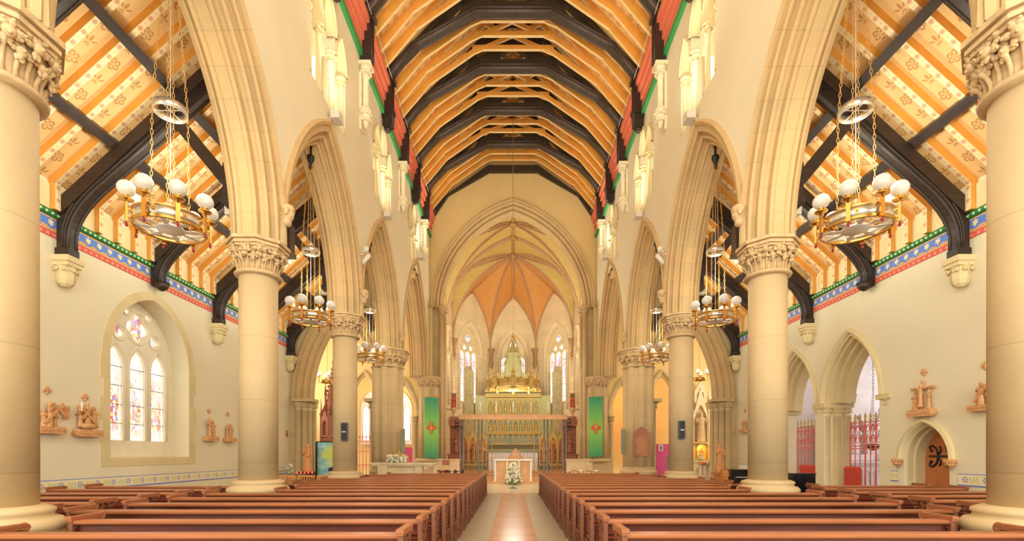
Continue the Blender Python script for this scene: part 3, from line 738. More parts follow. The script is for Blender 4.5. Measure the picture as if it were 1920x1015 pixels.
for i, y in enumerate(TY):
    t = tag(nave_truss(y, True).build('roof_truss', [MT['roof_dark'], MT['truss_edge']]), 'black oak arch-braced nave roof truss, %s' % tlab[i], 'roof truss', 'dark nave roof trusses')
    big = i in (1, 3, 5)
    for s in (-1, 1):
        pm = MB(); pb = 14.42 if big else 14.15
        pm.box((s*(XF-.22), y, (pb+16.1)/2), (.34, .26, 16.1-pb))
        pm.box((s*(XF-.26), y, 15.95), (.5, .34, .16))
        for q in (-.1, 0, .1): pm.tube([(s*(XF-.4), y+q, pb+.05), (s*(XF-.4), y+q, 15.8)], .035, 6)
        if not big:
            pm.box((s*(XF-.2), y, 14.75), (.55, .36, .16)); pm.box((s*(XF-.18), y, 14.6), (.42, .3, .12))
            pm.lathe([(.05, 13.98), (.12, 14.05), (.16, 14.15)], (s*(XF-.2), y, 0), 8)
        pm.build('wall_post', MT['dark_wood'], t)
for k in range(len(TY)):
    y0 = TY[k]; y1 = (TY+[YG-.1])[k+1]
    for j in range(3):
        y = y0+(y1-y0)*(j+1)/4
        tag(nave_truss(y, False).build('rafter_couple', [MT['orange'], MT['rafter_edge']]), 'orange scissor rafters, %s behind the dark truss %s' % (ORD[j], tlab[k]), 'rafter', 'orange nave roof rafters')
struct(nave_truss(YG, True, True).build('trim_gable_truss', MT['roof_dark']))
for s in (-1, 1):
    nm = 'left' if s < 0 else 'right'
    for k, y in enumerate((15.87, 21.27, 26.5)):
        b = (s*(XF-.18), y, 0); mb = MB()
        mb.box((b[0], y, 14.37), (.44, .44, .1)).lathe([(.10, 14.05), (.16, 14.2), (.22, 14.32)], b, 10)
        foliage(mb, b, (.15,), (14.14,), 8, .07, 1)
        mb.lathe([(.11, 12.95), (.15, 12.98), (.11, 13.02), (.10, 13.08), (.095, 14.0), (.13, 14.03), (.10, 14.06)], b, 12)
        mb.lathe([(.03, 12.3), (.08, 12.4), (.13, 12.6), (.19, 12.8), (.20, 12.9), (.14, 12.97)], b, 12)
        foliage(mb, b, (.13, .17), (12.58, 12.78), 7, .075, 2)
        mb.box((s*(XF-.03), y, 13.2), (.08, .2, 1.9))
        tag(mb.build('corbel_colonnette', MT['pale_stone']), 'short stone corbel shaft under the dark roof post, %s from the viewer, %s' % (ORD[k], SIDE[s]), 'corbel', 'corbel shafts of the nave roof')
    # thin cable along the frieze
    tag(MB().tube([(s*(XF-.42), y, 15.95-.03*math.sin((y-2)*1.16)**2) for y in [2+k*.7 for k in range(39)]], .012, 5).build('lighting_cable', MT['plastic']), 'thin cable strung along the red frieze on the %s' % SIDE[s], 'cable')

# ---------------------------------------------------------------- aisles: outer walls, roofs, trusses
AZ = 7.4; ZW = 6.77
def az(x): return AZ+.91*(XA-x)
for s in (-1, 1):
    nm = 'left' if s < 0 else 'right'; mp = naveMap(s)
    holes = []
    if s < 0:
        WIN = (13.2, 1.45, 4.05, 1.42, 1.72)       # centre, sill, springing, half width, rise
        holes.append(lancet(WIN[0], WIN[1], WIN[2], WIN[3], WIN[4], 12))
        holes.append(lancet(7.8, WIN[1], WIN[2], WIN[3], WIN[4], 12))
    else:
        for c in (14.1, 16.85): holes.append(lancet(c, .02, 3.15, 1.16, 1.95, 10))
        holes.append(lancet(11.5, .02, 1.42, .635, .84, 8))
    mb = MB().plate([(-1, 0), (21.3, 0), (21.3, 7.45), (-1, 7.45)], holes, XA, XA+.75, mp)
    struct(mb.build('wall_aisle_'+nm, MT['plaster']))
    # boarding of the lean-to roof
    t = struct(MB().quad(*[Vector((s*x, y, az(x))) for x, y in ((XA+.1, -1), (XC+.4, -1), (XC+.4, 21.4), (XA+.1, 21.4))], uv=[(0, -1), (5.2, -1), (5.2, 21.4), (0, 21.4)]).quad(*[Vector((s*x, y, az(x)+.15)) for x, y in ((XA+.1, -1), (XC+.4, -1), (XC+.4, 21.4), (XA+.1, 21.4))], uv=[(0, 0)]*4).build('ceiling_aisle_'+nm, MT['boards']))
    for k in range(7, 39):
        y = .54*k
        b = MB(); up = (s*.91, 0, 1)
        b.bar((s*(XA), y, az(XA)-.09), (s*(XC+.5), y, az(XC+.5)-.09), .12, .17, up, 0, 1)
        b.bar((s*(XA-.10), y, az(XA-.10)-.10), (s*(XA-.10), y, ZW), .115, .10, (s, 0, 0), 0, 0)
        b.bar((s*(XA-.155), y, az(XA-.15)-.16), (s*(XA-.155), y, ZW), .12, .008, (s, 0, 0), 1, 1)
        b.build('rafter', [MT['orange'], MT['soffit']], t)
    struct(MB().box((s*(XA-.02), 10.2, (ZW+7.3)/2), (.04, 22.4, 7.3-ZW)).build('trim_eaves_board_'+nm, MT['cream_paint']))
    # frieze and green beads
    fz = MB(); x = s*(XA-.015)
    fz.quad((x, -1, 6.2), (x, 21.3, 6.2), (x, 21.3, 6.62), (x, -1, 6.62), uv=[(0, 0), (22.3, 0), (22.3, 1), (0, 1)])
    fz.quad((x+s*.012, -1, 6.2), (x+s*.012, 21.3, 6.2), (x+s*.012, 21.3, 6.62), (x+s*.012, -1, 6.62), uv=[(0, 0), (22.3, 0), (22.3, 1), (0, 1)])
    struct(fz.build('trim_painted_frieze_'+nm, MT['frieze']))
    gb = MB(); prof = [(0, 6.62), (.05, 6.63), (.09, 6.66), (.10, 6.70), (.07, 6.74), (.04, 6.77), (0, 6.77)]
    rings = []; uvs = []
    for y in (-1, 21.3):
        rings.append([Vector((s*(XA-a), y, z)) for a, z in prof]); uvs += [(y, z-6.62) for a, z in prof]
    gb.loft(rings, 0, False, open_=True, uvs=uvs)
    struct(gb.build('trim_green_beads_'+nm, MT['green_bead']))
    # purlins
    for k, x in enumerate((7.35, 8.62)):
        o = MB().bar((s*x, -1, az(x)-.29), (s*x, 21.3, az(x)-.29), .19, .26, (s*.91, 0, 1)).build('purlin', MT['dark_wood'])
        tag(o, 'long dark %s purlin running under the aisle rafters on the %s' % (('upper', 'lower')[k], SIDE[s]), 'roof beam', 'aisle roof purlins')
    # principals
    for k, y in enumerate((7.775, 10.47, 13.17, 15.87, 18.57, 21.0)):
        big = k in (1, 3, 5); zb = 5.85 if big else 6.15
        zt = lambda x: az(x)-.40
        P0, P1, P2 = (8.80, zt(8.80)-.52), (9.54, zt(9.54)-.44), (9.62, 6.3 if big else 6.45)
        bz = [tuple((1-q)**2*P0[i]+2*q*(1-q)*P1[i]+q*q*P2[i] for i in (0, 1)) for q in [j/8 for j in range(9)]]
        pts = [(XA-.02, zb), (XA-.02, zt(XA-.02)), (XC+.52, zt(XC+.52)), (XC+.52, zt(XC+.52)-.56)]+bz+[(9.62, zb)]
        mpx = lambda u, v, d: Vector((s*u, d, v))
        mb = MB().plate(pts, (), y-.10, y+.10, mpx)
        mb.plate([(XA-.02, zt(XA)-.38), (XA-.02, zt(XA)), (XC+.52, zt(XC+.52)), (XC+.52, zt(XC+.52)-.3)], (), y-.15, y+.15, mpx)
        crv = [(XC+.53, zt(XC+.53)-.56)]+bz+[(9.62, zb)]
        for off, r in ((.0, .035), (.09, .025), (.16, .025)):
            for yy in (-.10, .10): mb.tube([(s*(u+off*.7), y+yy, v+off*.75) for u, v in crv], r, 6)
        if big: mb.box((s*(XA-.15), y, zb+.08), (.31, .26, .16)); mb.box((s*(XA-.15), y, zb-.0), (.28, .24, .04))
        else: mb.lathe([(.05, zb-.12), (.14, zb-.05), (.2, zb+.1)], (s*(XA-.24), y, 0), 8)
        t = mb.build('aisle_truss', MT['dark_wood'])
        tag(t, 'dark curved-foot aisle roof truss, %s from the viewer on the %s' % (ORD[k], SIDE[s]), 'roof truss', 'aisle roof trusses')
        if big or k in (2, 4):
            MB().bar((s*7.35, y, zt(7.35)-.45), (s*6.24, y, 7.5), .2, .24).box((s*6.15, y, 7.45), (.2, .3, .75)).box((s*6.15, y, 7.02), (.26, .34, .12)).build('strut', MT['dark_wood'], t)
        if big:
            c = (s*(XA-.13), y, 0); mb = MB()
            mb.box((s*(XA-.17), y, zb-.08), (.38, .42, .12)); mb.box((s*(XA-.16), y, zb-.18), (.34, .36, .1))
            mb.lathe([(.07, zb-.66), (.14, zb-.60), (.16, zb-.54), (.17, zb-.5), (.18, zb-.25), (.2, zb-.2)], c, 8, smooth=False)
            foliage(mb, c, (.19,), (zb-.3,), 7, .055, 1)
            tag(mb.build('wall_corbel', MT['reveal']), 'carved stone corbel under the %s dark roof post on the %s' % (('nearest', '', 'second', '', 'far corner')[k-1], SIDE[s] + ' aisle wall'), 'corbel', 'aisle wall corbels')
    # dado stencil
    dd = MB(); x = s*(XA-.012); DZ = .72 if s < 0 else .85
    for y0, y1 in (((6, 21.2),) if s < 0 else ((6, 10.65), (12.3, 12.55), (18.2, 21.2))):
        for e in (0, .01): dd.quad((x+s*e, y0, DZ), (x+s*e, y1, DZ), (x+s*e, y1, DZ+.27), (x+s*e, y0, DZ+.27), uv=[(0, 0), (y1-y0, 0), (y1-y0, 1), (0, 1)])
    struct(dd.build('trim_dado_'+nm, MT['dado']))

# ---------------------------------------------------------------- stained-glass window of the near aisle wall
mpl = naveMap(-1)
def tracery_window(name, map, c, hw, sill, spring, rise, lights, lw, z0, zs, zr, circ, depth, glass, frame, bars=True):
    holes = []
    for k in range(lights):
        holes.append(lancet(c+(k-(lights-1)/2)*lw[0], z0, zs, lw[1], zr, 8))
    for cx, cz, r, lob in circ:
        holes.append([(c+cx+r*(1+.16*math.cos(lob*a))*math.cos(a), cz+r*(1+.16*math.cos(lob*a))*math.sin(a)) for a in [2*PI*q/40 for q in range(40)]])
    fr = struct(MB().plate(lancet(c, sill, spring, hw, rise, 12), holes, depth, depth+.16, map).build(name, frame))
    rm = MB()
    for k in range(lights):
        cc = c+(k-(lights-1)/2)*lw[0]
        pts = [map(u, v, depth) for u, v in lancet(cc, z0, zs, lw[1]+.05, zr+.08, 8)]
        rm.tube(pts, .035, 6)
    for cx, cz, r, lob in circ: rm.tube([map(c+cx+(r*1.2+.03)*math.cos(a), cz+(r*1.2+.03)*math.sin(a), depth) for a in [2*PI*q/24 for q in range(24)]], .03, 6, closed=True)
    rm.build('mullions', frame, fr)
    for k, h in enumerate(holes):
        g = MB().plate(h, (), depth+.08, depth+.10, map, uvf=lambda u, v: (u, v)); g.build('pane', glass, fr)
    if bars:
        b = MB()
        for k in range(lights):
            cc = c+(k-(lights-1)/2)*lw[0]; z = z0+.45
            while z < zs: b.bar(map(cc-lw[1], z, depth+.06), map(cc+lw[1], z, depth+.06), .015, .015); z += .5
        b.build('saddle_bars', MT['iron'], fr)
    return fr
circs = [(0, 5.02, .34, 4), (-.62, 4.78, .15, 3), (.62, 4.78, .15, 3), (-.36, 5.42, .09, 3), (.36, 5.42, .09, 3)]
for n_, c in ((1, 13.3), (2, 7.9)):
    tracery_window('window_%d' % n_, mpl, c, 1.48, WIN[1], WIN[2], WIN[4]+.02, 3, (.76, .275), 1.92, 3.9, .5, circs, 10.4, MT['glass_aisle'], MT['tracery'])
    oy = c-.1; o2 = lancet(oy, WIN[1]-.012, WIN[2], WIN[3]+.012, WIN[4]+.015, 12)
    oo = [(oy+1.72, WIN[1]-.2), (oy+1.72, 1.9), (oy+1.64, 1.9), (oy+1.64, 2.4), (oy+1.74, 2.4), (oy+1.74, 2.95), (oy+1.64, 2.95), (oy+1.64, 3.4), (oy+1.72, 3.4), (oy+1.72, 3.95)]
    arc = parch(oy, 4.0, 1.68, 2.0, 12)
    ol = [(2*oy-u, v) for u, v in oo[::-1]]
    struct(MB().plate(oo+arc+ol, [o2], XA-.012, XA+.05, mpl).build('trim_window_surround_%d' % n_, MT['reveal']))
    struct(MB().plate([(oy-1.42, WIN[1]), (oy+1.42, WIN[1]), (oy+1.42, WIN[1]+.02), (oy-1.42, WIN[1]+.02)], (), XA, 10.5, mpl).build('trim_window_sill_%d' % n_, MT['reveal']))

# ---------------------------------------------------------------- door in the other aisle wall
mpr = naveMap(1)
dl = lancet(11.5, .02, 1.42, .62, .82, 8)
dr = thing('door_1', 'small arched oak door with black iron scroll hinges', 'door', (0, 0, 0)); dr['kind'] = 'structure'
MB().plate(dl, (), 10.36, 10.44, mpr).build('door_leaf', MT['door_wood'], dr)
ir = MB()
for z in (.45, 1.5):
    ir.box(mpr(11.5, z, 10.345), (.03, .86, .045))
    for sy in (-.25, .2):
        for sg in (-1, 1):
            pts = [mpr(11.5+sy+.14*(1-math.cos(a*.9))*1.0-.02*a, z+sg*(.05+.16*math.sin(a*.75)+.02*a), 10.34) for a in [q*.42 for q in range(11)]]
            ir.tube(pts, [.022]*8+[.018, .016, .03], 6); ir.ball(pts[-1], .035, 7, 5); ir.ball(pts[5], .03, 6, 4)
            ir.tube([mpr(11.5+sy-.02, z+sg*.03, 10.34), mpr(11.5+sy-.1, z+sg*.14, 10.34), mpr(11.5+sy-.06, z+sg*.24, 10.34)], .018, 6)
ir.build('hinge', MT['iron'], dr)
MB().tube([mpr(11.18, .95+.05*math.sin(a), 10.34-.03*(1-math.cos(a))) for a in [2*PI*k/10 for k in range(10)]], .01, 5, closed=True).build('handle', MT['iron'], dr)
dm = MB(); prof = [(-.12, XA+.02), (-.12, XA-.07), (-.05, XA-.10), (.0, XA-.04), (.02, XA+.02), (.06, XA+.06), (.06, XA+.2), (.10, XA+.24), (.10, XA+.62), (.02, XA+.64)]
moulding(dm, mpr, 11.5, 1.42, .66, .86, prof, 12)
for sg in (-1, 1):
    rings = []
    pj = prof[4:]
    for z in (0, 1.42): rings.append([mpr(11.5+sg*(.66-d), z, v) for d, v in pj])
    dm.loft(rings, 0, False, open_=True)
struct(dm.build('trim_door_arch', MT['reveal']))
for k, sg in enumerate((-1, 1)):
    c = mpr(11.5+sg*.74, 1.35, XA-.08); hb = MB()
    hb.ball(c, .10, 8, 6); foliage(hb, c, (.06, .09), (-.02, .05), 6, .05, 2)
    tag(hb.build('label_stop', MT['wood_tan']), 'carved leafy stop at the %s end of the small door arch' % ('near' if sg < 0 else 'far'), 'carving', 'carved stops of the door arch')

# ---------------------------------------------------------------- side chapel behind the two arches
cm = MB()
prof = [(-.10, XA+.02), (-.10, XA-.06), (-.03, XA-.09), (.03, XA-.03), (.04, XA+.02)]+[(.10, XA+.02), (.10, XA+.12), (.17, XA+.14), (.17, XA+.3), (.26, XA+.32), (.26, XA+.5), (.34, XA+.52), (.34, XA+.8), (.26, XA+.82), (.1, XA+.84)]
for c in (14.1, 16.85):
    moulding(cm, mpr, c, 3.15, 1.2, 2.0, prof, 16)
struct(cm.build('trim_chapel_arches', MT['reveal']))
for k, y in enumerate((12.78, 15.475, 18.17)):
    cl = MB(); wd = .34 if k == 1 else .3
    for dx, dy, r in ((.0, -.16, .10), (0, .16, .10), (.3, -.2, .13), (.3, .2, .13), (.6, -.17, .11), (.6, .17, .11), (.02, 0, .08)):
        if k == 0 and dy > .05: continue
        if k == 2 and dy < -.05: continue
        dy = dy*(1 if k == 1 else .4)
        b = (XA+.12+dx, y+dy, 0)
        cl.lathe([(r+.06, 0), (r+.06, .3), (r+.03, .36), (r, .42), (r, 2.72), (r+.03, 2.74), (r, 2.78), (r+.06, 3.0), (r+.09, 3.02)], b, 14)
        foliage(cl, b, (r+.03,), (2.9,), 7, .05, 1)
    cl.box((XA+.42, y, 3.09), (.95, .62 if k == 1 else .5, .13)); cl.box((XA+.42, y, 1.5), (.5, .3, 3.0))
    tag(cl.build('chapel_pillar', MT['reveal']), 'cream clustered pillar %s' % ('between the two side chapel arches with red ironwork' , )[0] if k == 1 else 'cream clustered pillar at the %s side of the chapel arches' % ('door' if k == 0 else 'far'), 'pillar')
struct(MB().box((16.6, 15.9, 3.5), (.3, 7.4, 7.2)).build('wall_chapel_side', MT['white_stone']))
struct(MB().box((13.6, 19.6, 3.5), (6.2, .3, 7.2)).build('wall_chapel_end', MT['white_stone']))
struct(MB().box((13.6, 12.3, 3.5), (6.0, .3, 7.2)).build('wall_chapel_near', MT['white_stone']))
struct(MB().box((13.6, 15.9, 7.0), (6.2, 7.6, .2)).build('ceiling_chapel', MT['white_stone']))
rb = MB()
mcc = lambda u, v, d: Vector((u, d, v))
moulding(rb, mcc, 13.5, 4.6, 2.6, 2.2, [(-.05, 19.44), (-.05, 19.3), (.05, 19.24), (.15, 19.3), (.2, 19.44)], 12)
struct(rb.build('trim_chapel_rib', MT['white_stone']))
# marble altar of the chapel
t = thing('marble_altar', 'white marble gothic altar in the side chapel behind the red iron screen', 'altar', (13.55, 18.5, 0))
MB().box((0, .1, .12), (3.0, 1.7, .24)).build('step', MT['white_stone'], t)
mb = MB().box((0, .3, .72), (2.3, .8, .96)).box((0, .28, 1.24), (2.6, .98, .1)).box((0, .28, 1.15), (2.45, .9, .06))
for k in range(5): mb.plate(lancet((k-2)*.44, .36, .8, .15, .2, 5), [lancet((k-2)*.44, .40, .78, .11, .15, 5)], -.13, -.08, lambda u, v, d: Vector((u, d, v)))
mb.build('table', MT['white_stone'], t)
mb = MB()
def gable(mb, cx, z0, hw, h, y0, y1, inner=.72):
    o = [(cx-hw, z0), (cx+hw, z0), (cx+hw, z0+h*.45), (cx, z0+h), (cx-hw, z0+h*.45)]
    mb.plate(o, [lancet(cx, z0+.06, z0+h*.35, hw*inner, h*.34, 8)], y0, y1, lambda u, v, d: Vector((u, d, v)))
    for sg in (-1, 1):
        mb.lathe([(.06, 0), (.06, h*.55), (.09, h*.56), (.05, h*.6), (.01, h*.95)], (cx+sg*hw, y0, z0), 6, smooth=False)
        for q in range(5): mb.ball((cx+sg*hw*(1-q/5), (y0+y1)/2, z0+h*.45+h*.55*q/5+.03), .055, 6, 4)
    mb.ball((cx, (y0+y1)/2, z0+h+.08), (.07, .07, .12), 6, 5)
gable(mb, 0, 1.3, .55, 2.6, .38, .6); gable(mb, -.98, 1.3, .42, 1.9, .42, .6); gable(mb, .98, 1.3, .42, 1.9, .42, .6)
mb.box((0, .68, 2.0), (2.9, .12, 1.5)).box((0, .5, 1.42), (2.8, .4, .24))
mb.build('reredos', MT['white_stone'], t)
fig(MB(), (0, .5, 1.56), 1.25, 0, 0, 'pray').build('statue', MT['white_stone'], t)
# chapel hanging lamp bowl and candlesticks
t = tag(MB().lathe([(.02, -.22), (.14, -.18), (.2, -.05), (.18, 0), (.16, -.04), (.02, -.18)], (12.6, 16.8, 1.9), 16).chain((12.6, 16.8, 1.85), (12.6, 16.8, 6.9), .12, .006).build('sanctuary_lamp', MT['iron']), 'dark hanging bowl lamp in the side chapel with the white altar', 'lamp')
for k, x in enumerate((12.75, 14.35)):
    tag(MB().lathe([(.09, 0), (.03, .05), (.025, .4), (.05, .43), (.02, .46), (.02, .8), (.004, .82)], (x, 18.72, 1.29), 10).build('candlestick', MT['brass']), 'brass candlestick on the white chapel altar, %s the door' % ('nearer' if k else 'farther from'), 'candlestick', 'chapel candlesticks')
# red iron screens and radiators in the arches
for k, c in enumerate((14.1, 16.85)):
    t = thing('iron_screen', 'red iron screen with gilt tips in the %s chapel arch' % ('taller-looking near' if k == 0 else 'far narrow-looking'), 'screen', (XA+.62, c, 0), 0, 'red chapel screens')
    w_ = .84
    bars = MB(); tips = MB(); lace = MB()
    for j in range(9):
        y = -w_+2*w_*j/8; r = .024 if j in (0, 3, 5, 8) else .015
        bars.tube([(0, y, 0), (0, y, 2.55)], r, 6)
        tips.lathe([(.012, 2.5), (.045, 2.56), (.02, 2.6), (.04, 2.66), (.01, 2.78)], (0, y, 0), 7); bars.lathe([(r*1.9, 0), (r*1.9, .06), (r, .1)], (0, y, 0), 6)
        if j < 8:
            ym = y+w_/8; q = w_/8
            for z, rr in ((1.95, 1.), (2.28, .9)):
                lace.tube([(0, ym+q*math.cos(a), z-.12+.3*rr*math.sin(a)) for a in [PI*e/8 for e in range(9)]], .011, 5)
                lace.tube([(0, ym+q*.6*math.cos(a), z+.02+.09*math.sin(a)) for a in [2*PI*e/10 for e in range(10)]], .009, 5, closed=True)
            lace.tube([(0, ym+q*math.cos(a), .12+.2*abs(math.sin(a*1.5))) for a in [PI*e/12 for e in range(13)]], .009, 5)
    for z in (.06, .42, 1.72, 1.80, 2.5): bars.box((0, 0, z), (.03, 2*w_, .03))
    bars.build('frame', MT['red_iron'], t); lace.build('tracery', MT['red_iron'], t); tips.build('finial', MT['gold'], t)
for k, (y0, y1) in enumerate(((14.05, 14.72), (15.95, 17.0))):
    t = thing('radiator', 'red finned radiator in front of the iron screen of the %s chapel arch' % ('near' if k == 0 else 'far'), 'radiator', (XA+.28, (y0+y1)/2, 0), 0, 'red radiators')
    mb = MB(); n = int((y1-y0)/.062)
    for j in range(n):
        y = -(y1-y0)/2+.03+j*.062; mb.box((0, y, .66), (.11, .045, .95)); mb.lathe([(.03, 0), (.03, .10)], (-.02, y, 1.08), 6)
    mb.box((0, 0, .24), (.06, y1-y0, .06)).box((0, 0, 1.08), (.06, y1-y0, .06)).build('fins', MT['red_enamel'], t)
    MB().box((0, -(y1-y0)/2+.06, .1), (.08, .05, .2)).box((0, (y1-y0)/2-.06, .1), (.08, .05, .2)).tube([(.02, (y1-y0)/2, .24), (.02, (y1-y0)/2+.08, .2), (.02, (y1-y0)/2+.08, 0)], .016, 6).build('foot', MT['red_enamel'], t)

# ---------------------------------------------------------------- aisle end arches and transepts
endp = [(-.06, 0), (-.06, -.09), (.02, -.10), (.06, 0)]+roll(.14, .02, .06, PI, 2*PI)+[(.22, .05), (.28, .16)]+roll(.36, .18, .06, PI, 2*PI)+[(.44, .22), (.5, .34)]+roll(.56, .36, .05, PI, 2*PI)+[(.64, .42), (.66, .6), (.3, .75)]
for s in (-1, 1):
    nm = 'left' if s < 0 else 'right'
    mx = lambda u, v, d: Vector((s*u, d, v))
    ar = parch(7.62, 4.02, 2.0, 4.65, 14)
    struct(MB().plate([(5.6, 0), (5.6, az(5.6)+.1), (XA+.3, az(XA+.3)+.1), (XA+.3, 0), (9.62, 0)]+ar+[(5.62, 0)], (), 21.3, 22.0, mx).build('wall_aisle_end_'+nm, MT['stone']))
    mb = MB(); moulding(mb, lambda u, v, d: Vector((s*u, 21.3+d, v)), 7.62, 4.02, 2.1, 4.78, endp, 18)
    tag(mb.build('stone_arch', MT['voussoir']), 'moulded stone arch across the far end of the aisle on the %s' % SIDE[s], 'arch', None, 'structure')
    for k, (x, sg) in enumerate(((9.30, 1), (6.12, -1))):
        cl = MB()
        for dx, dy, r in ((.22*sg, -.02, .13), (.0, .1, .13), (-.16*sg, .28, .12), (-.26*sg, .5, .1)):
            b = (s*(x+dx), 21.3+dy, 0)
            cl.lathe([(r+.08, 0), (r+.08, .5), (r+.04, .6), (r, .66), (r, 3.48), (r+.03, 3.5), (r, 3.54), (r+.06, 3.8), (r+.09, 3.85)], b, 14)
            foliage(cl, b, (r+.03,), (3.68,), 7, .06, 1)
        cl.box((s*x, 21.48, 3.94), (.9, .75, .14))
        tag(cl.build('respond', MT['stone']), 'clustered stone shafts carrying the aisle end arch by the %s, %s' % (('outer wall', 'pier')[k], SIDE[s]), 'pier')
    ty = MT['plaster_gold']
    struct(MB().box((s*13.3, 25.5, 5.5), (.2, 7.4, 11)).build('wall_transept_'+nm, ty))
    struct(MB().box((s*11.6, 21.9, 5.5), (3.4, .2, 11)).build('wall_transept_near_'+nm, ty))
    hA = [lancet(9.0, .02, 4.3, .85, 2.0, 9), lancet(6.62, .02, 3.85, .68, 2.0, 9)]
    struct(MB().plate([(5.4, 0), (13.3, 0), (13.3, 11), (5.4, 11)], hA, 29.06, 29.5, mx).build('wall_transept_end_'+nm, ty if s < 0 else MT['plaster_gold']))
    mb = MB()
    for c, hw, sp in ((9.0, .85, 4.3), (6.62, .68, 3.85)):
        moulding(mb, lambda u, v, d: Vector((s*u, 29+d, v)), c, sp, hw+.1, 2.15, [(-.16, 0), (-.16, -.08), (-.06, -.1), (0, -.02), (.06, .05), (.14, .12), (.16, .3), (.05, .5)], 12)
        for sg in (-1, 1):
            b = (s*(c+sg*(hw+.02)), 28.98, 0)
            mb.lathe([(.17, 0), (.17, .4), (.11, .5), (.11, sp-.5), (.14, sp-.46), (.11, sp-.42), (.19, sp-.1), (.22, sp-.08), (.22, sp)], b, 12); foliage(mb, b, (.15,), (sp-.26,), 7, .07, 1)
    tag(mb.build('stone_arch', MT['stone']), 'pair of small moulded chapel arches on shafts behind the clustered pier, %s' % SIDE[s], 'arch', None, 'structure')
    struct(MB().box((s*9.3, 25.5, 11.0), (8.2, 7.6, .2)).build('ceiling_transept_'+nm, ty))
    struct(MB().box((s*5.45, 31.2, 4), (.2, 3.6, 8)).build('wall_far_chapel_side_'+nm, ty if s < 0 else MT['plaster_warm']))
    spot_ = bpy.data.lights.new('far_chapel_fill', 'POINT'); spot_.energy = 160; spot_.color = (1, .95, .88) if s < 0 else (1, .72, .42); spot_.shadow_soft_size = .4
    so = bpy.data.objects.new('far_chapel_fill', spot_); COL.objects.link(so); so.location = (s*8, 30.6, 5.5)  # point lamp added in mid-air to light the far chapel
    struct(MB().box((s*9, 33.0, 4), (8, .2, 8)).build('wall_far_chapel_'+nm, ty if s < 0 else MT['plaster_warm']))
    struct(MB().box((s*9, 31.1, 8), (8, 4, .2)).build('ceiling_far_chapel_'+nm, ty))
    for k, x in enumerate((9.75, 7.5)):
        if s < 0: tracery_window('window_%d' % (3+k), lambda u, v, d: Vector((-u, d, v)), x, .62, 2.2, 4.6, 1.2, 2, (.52, .2), 2.5, 4.4, .4, [(0, 5.2, .15, 4)], 32.7, MT['glass_pale'], MT['white_stone'])

# ---------------------------------------------------------------- chancel
SPR, RID = 10.6, 17.05
A1, A2, A3, A4 = [(4.77, 29.9), (4.77, 34.1), (4.77, 37.9), (2.0, 41.6)]
def curve_(S, B, n=14):
    S, B = Vector(S), Vector(B); d = Vector((B.x-S.x, B.y-S.y, 0)); W = d.length; H = B.z-S.z; d /= W
    if H >= W*.98:
        R = (H*H+W*W)/(2*W); e = math.acos((R-W)/R)
        return [S+d*(R-R*math.cos(e*k/n))+Vector((0, 0, R*math.sin(e*k/n))) for k in range(n+1)]
    return [S+d*(W*(1-math.cos(PI/2*k/n)))+Vector((0, 0, H*math.sin(PI/2*k/n))) for k in range(n+1)]
vg, vo, ribs = MB(), MB(), MB()
def web(mb, a, b): mb.loft([[p for p in a], [p for p in b]], 0, True, open_=True)
for s in (-1, 1):
    sp = lambda q: (s*q[0], q[1], SPR)
    def rib(q, B, r=.085, draw=True):
        c = curve_(sp(q), B)
        if draw: ribs.tube([p-Vector((0, 0, .04)) for p in c], r, 8); ribs.tube([p-Vector((0, 0, .17)) for p in c], r*.45, 6)
        return c
    b0 = rib(A1, (0, 32.0, RID)); b1 = rib(A2, (0, 32.0, RID)); t0 = rib(A1, (0, A1[1], RID)); t1 = rib(A2, (0, A2[1], RID), .13)
    wm = (s*4.77, 32.0, 15.2); w0 = rib(A1, wm, .06); w1 = rib(A2, wm, .06)
    for a, b in ((t0, b0), (b0, w0), (w1, b1), (b1, t1)): web(vg, a, b)
    BO = (0, 37.2, RID)
    c2 = rib(A2, BO); c3 = rib(A3, BO); c4 = rib(A4, BO)
    wm2 = (s*4.77, 36.0, 15.0); v2 = rib(A2, wm2, .06); v3 = rib(A3, wm2, .06)
    wm3 = (s*3.385, 39.75, 15.1); u3 = rib(A3, wm3, .08); u4 = rib(A4, wm3, .08)
    wm4 = (0, 41.6, 15.3); x4 = rib(A4, wm4, .08)
    web(vg, t1, c2); web(vg, c2, v2); web(vg, v3, c3)
    for a, b in ((c3, u3), (u4, c4), (c4, x4)): web(vo, a, b)
    for q in (wm, wm2, wm3): ribs.tube([Vector(q), Vector((0, 32.0 if q is wm else 37.2, RID))], .07, 7)
    # springing shafts on corbels
    for q in (A2, A3, A4):
        b = (s*(q[0]-.12), q[1]-.12, 0)
        ribs.lathe([(.02, 8.9), (.14, 9.2), (.17, 9.5), (.15, 9.55), (.13, 9.6), (.13, 10.1), (.17, 10.13), (.14, 10.18), (.24, 10.5), (.3, 10.52), (.3, 10.66)], b, 12)
ribs.tube([(0, 29.9, RID-.05), (0, 37.2, RID-.05)], .1, 8); ribs.tube([(0, 37.2, RID-.05), (0, 41.6, 15.25)], .08, 8)
struct(vg.build('ceiling_chancel_vault', MT['vault_gold'])); struct(vo.build('ceiling_apse_vault', MT['vault_orange']))
struct(ribs.build('trim_vault_ribs', MT['rib']))
for k, y in enumerate((32.0, 34.1, 37.2)):
    bm_ = MB().lathe([(.02, -.2), (.16, -.16), (.26, -.04), (.22, .08)], (0, y, RID-.12), 12); foliage(bm_, (0, y, RID-.2), (.18,), (.0,), 7, .09, 1)
    tag(bm_.build('vault_boss', MT['gold']), 'carved gilded boss on the chancel vault ridge, %s from the chancel arch' % ORD[k], 'boss', 'vault bosses')
